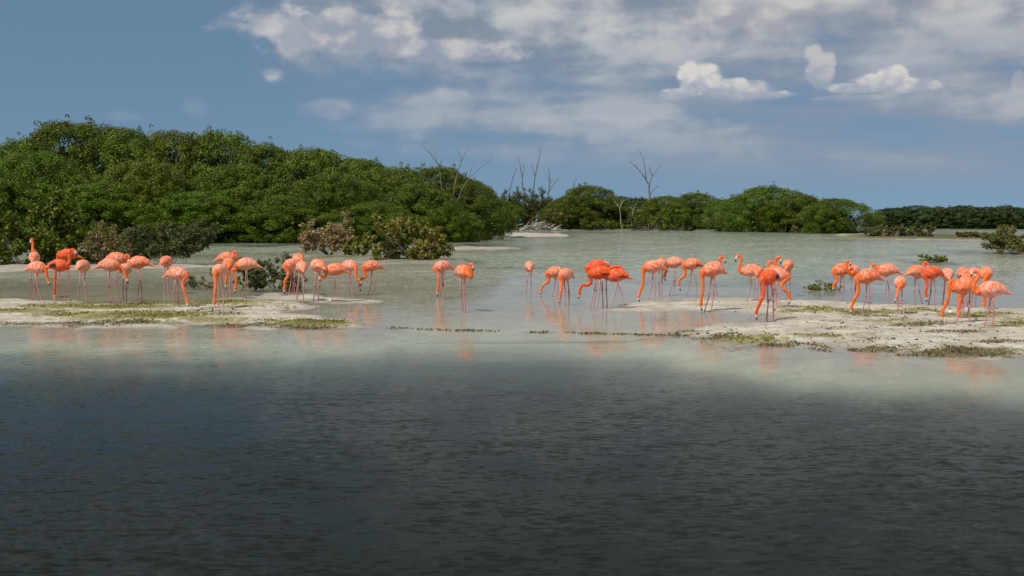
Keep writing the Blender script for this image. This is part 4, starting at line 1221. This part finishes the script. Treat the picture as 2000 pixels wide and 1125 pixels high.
# ------------------------------------------------------------------ small things on the sand
def weed_tufts():
    rng = np.random.default_rng(5)
    n = 90000
    u = rng.uniform(-30, 2030, n); v = rng.uniform(584, 699, n)
    pts = np.array([[p.x, p.y] for p in (at(a, b) for a, b in zip(u, v))])
    Xs, Ys = pts[:, 0][:, None], pts[:, 1][:, None]
    h = ground_height(Xs, Ys)[:, 0]
    m = np.maximum(blobs(Xs, Ys, ALGAE)[:, 0] * .8, blobs(Xs, Ys, WRACK)[:, 0])
    nz = fbm(Xs * 1.8, Ys * .8, 77, 4)[:, 0]
    keep = (h > -0.015) & (rng.random(n) < np.clip((m + (nz - .5) * 1.4 - .30) * 1.1, 0, .8))
    P = np.stack([pts[keep, 0], pts[keep, 1], h[keep]], -1)
    wr = (blobs(Xs, Ys, WRACK)[:, 0] > blobs(Xs, Ys, ALGAE)[:, 0])[keep]
    # a thin broken line of floating weed between the two bars
    lu = rng.uniform(760, 1350, 5200); lv = np.interp(lu, [700, 900, 1100, 1340], [640, 646, 651, 656]) + rng.normal(size=5200) * .8
    lp = np.array([[p.x, p.y] for p in (at(a_, b_) for a_, b_ in zip(lu, lv))])
    ok = rng.random(5200) < .07 * sstep(fbm(lp[:, 0] * 2.3, lp[:, 1] * .3, 51, 5), .45, .68)
    P = np.vstack([P, np.stack([lp[ok, 0], lp[ok, 1], np.full(ok.sum(), .002)], -1)])
    wr = np.concatenate([wr, np.ones(ok.sum(), bool)])
    k = len(P); rep = 3
    ci = np.repeat(np.arange(k), rep); nn = len(ci)
    pos = P[ci] + rng.normal(size=(nn, 3)) * np.array([.05, .05, .0])
    L = .022 + .034 * rng.random(nn)
    pos[:, 2] += L * .22
    nr = unit(rng.normal(size=(nn, 3)) * np.array([.7, .7, .5]) + np.array([0, -.2, .7]))
    vv, ff = leaf_quads(pos, nr, L, rng, .6)
    wr = wr[ci]
    base = np.where(wr[:, None], np.array([.21, .18, .08]), np.array([.27, .26, .05]))
    col = base * (.6 + .8 * rng.random((nn, 1)))
    link('seaweed', new_mesh('seaweed', vv, ff, np.repeat(col, 4, axis=0)), M_SHRUB, kind='stuff', label='olive and brown seaweed lying in mats on the sand bars')


weed_tufts()


def stones():
    rng = np.random.default_rng(8)
    vs = []; fs = []; n = 0
    octa = np.array([[1, 0, 0], [-1, 0, 0], [0, 1, 0], [0, -1, 0], [0, 0, 1], [0, 0, -1]], float)
    of = np.array([[0, 2, 4], [2, 1, 4], [1, 3, 4], [3, 0, 4], [2, 0, 5], [1, 2, 5], [3, 1, 5], [0, 3, 5]])
    cols = []
    uu = np.where(rng.random(1100) < .7, rng.uniform(1340, 2010, 1100), rng.uniform(0, 700, 1100)); vv = rng.uniform(588, 696, 1100)
    pts = [at(a_, b_) for a_, b_ in zip(uu, vv)]
    hs = ground_height(np.array([[p.x] for p in pts]), np.array([[p.y] for p in pts]))[:, 0]
    for p, h in zip(pts, hs):
        if h < .0: continue
        r = .005 + .018 * rng.random() ** 3
        vs.append(octa * r * (.6 + .8 * rng.random((6, 3))) * np.array([1.4, 1.4, .7]) + np.array([p.x, p.y, h + r * .3])); fs.append(of + n); n += 6
        cols.append(np.repeat((np.array([[.10, .085, .06]]) if rng.random() < .7 else np.array([[.6, .57, .5]])) * (.6 + .6 * rng.random()), 6, axis=0))
    link('pebbles', new_mesh('pebbles', np.vstack(vs), np.vstack(fs), np.vstack(cols)), M_SHRUB, kind='stuff', label='small dark and pale pebbles and shell bits strewn on the sand')


stones()


def shell():
    import bmesh
    p = at(1856, 620); g = ground_at(p.x, p.y)
    bm = bmesh.new(); bmesh.ops.create_icosphere(bm, subdivisions=3, radius=.045)
    for v in bm.verts:
        v.co.x *= 1.15 + .25 * v.co.x / .045 * .3; v.co.z *= .85
        v.co += v.normal * .003 * math.sin(v.co.x * 160) * math.cos(v.co.y * 140)
    me = bpy.data.meshes.new('egg'); bm.to_mesh(me); bm.free()
    for q in me.polygons: q.use_smooth = True
    m, t = mat_new('chalky_white'); tc = t.n.new('ShaderNodeTexCoord').outputs['Object']
    pr = principled(t, t.mix(t.noise(tc, 40.0), (.62, .56, .50), (.78, .74, .69)), .6)
    o = t.out(); t.l.new(pr.outputs[0], o.inputs[0])
    link('white_stone', me, m, loc=(p.x, p.y, g + .03), label='single whitish rounded stone on the weed before the right-edge cluster', cat='stone')


shell()
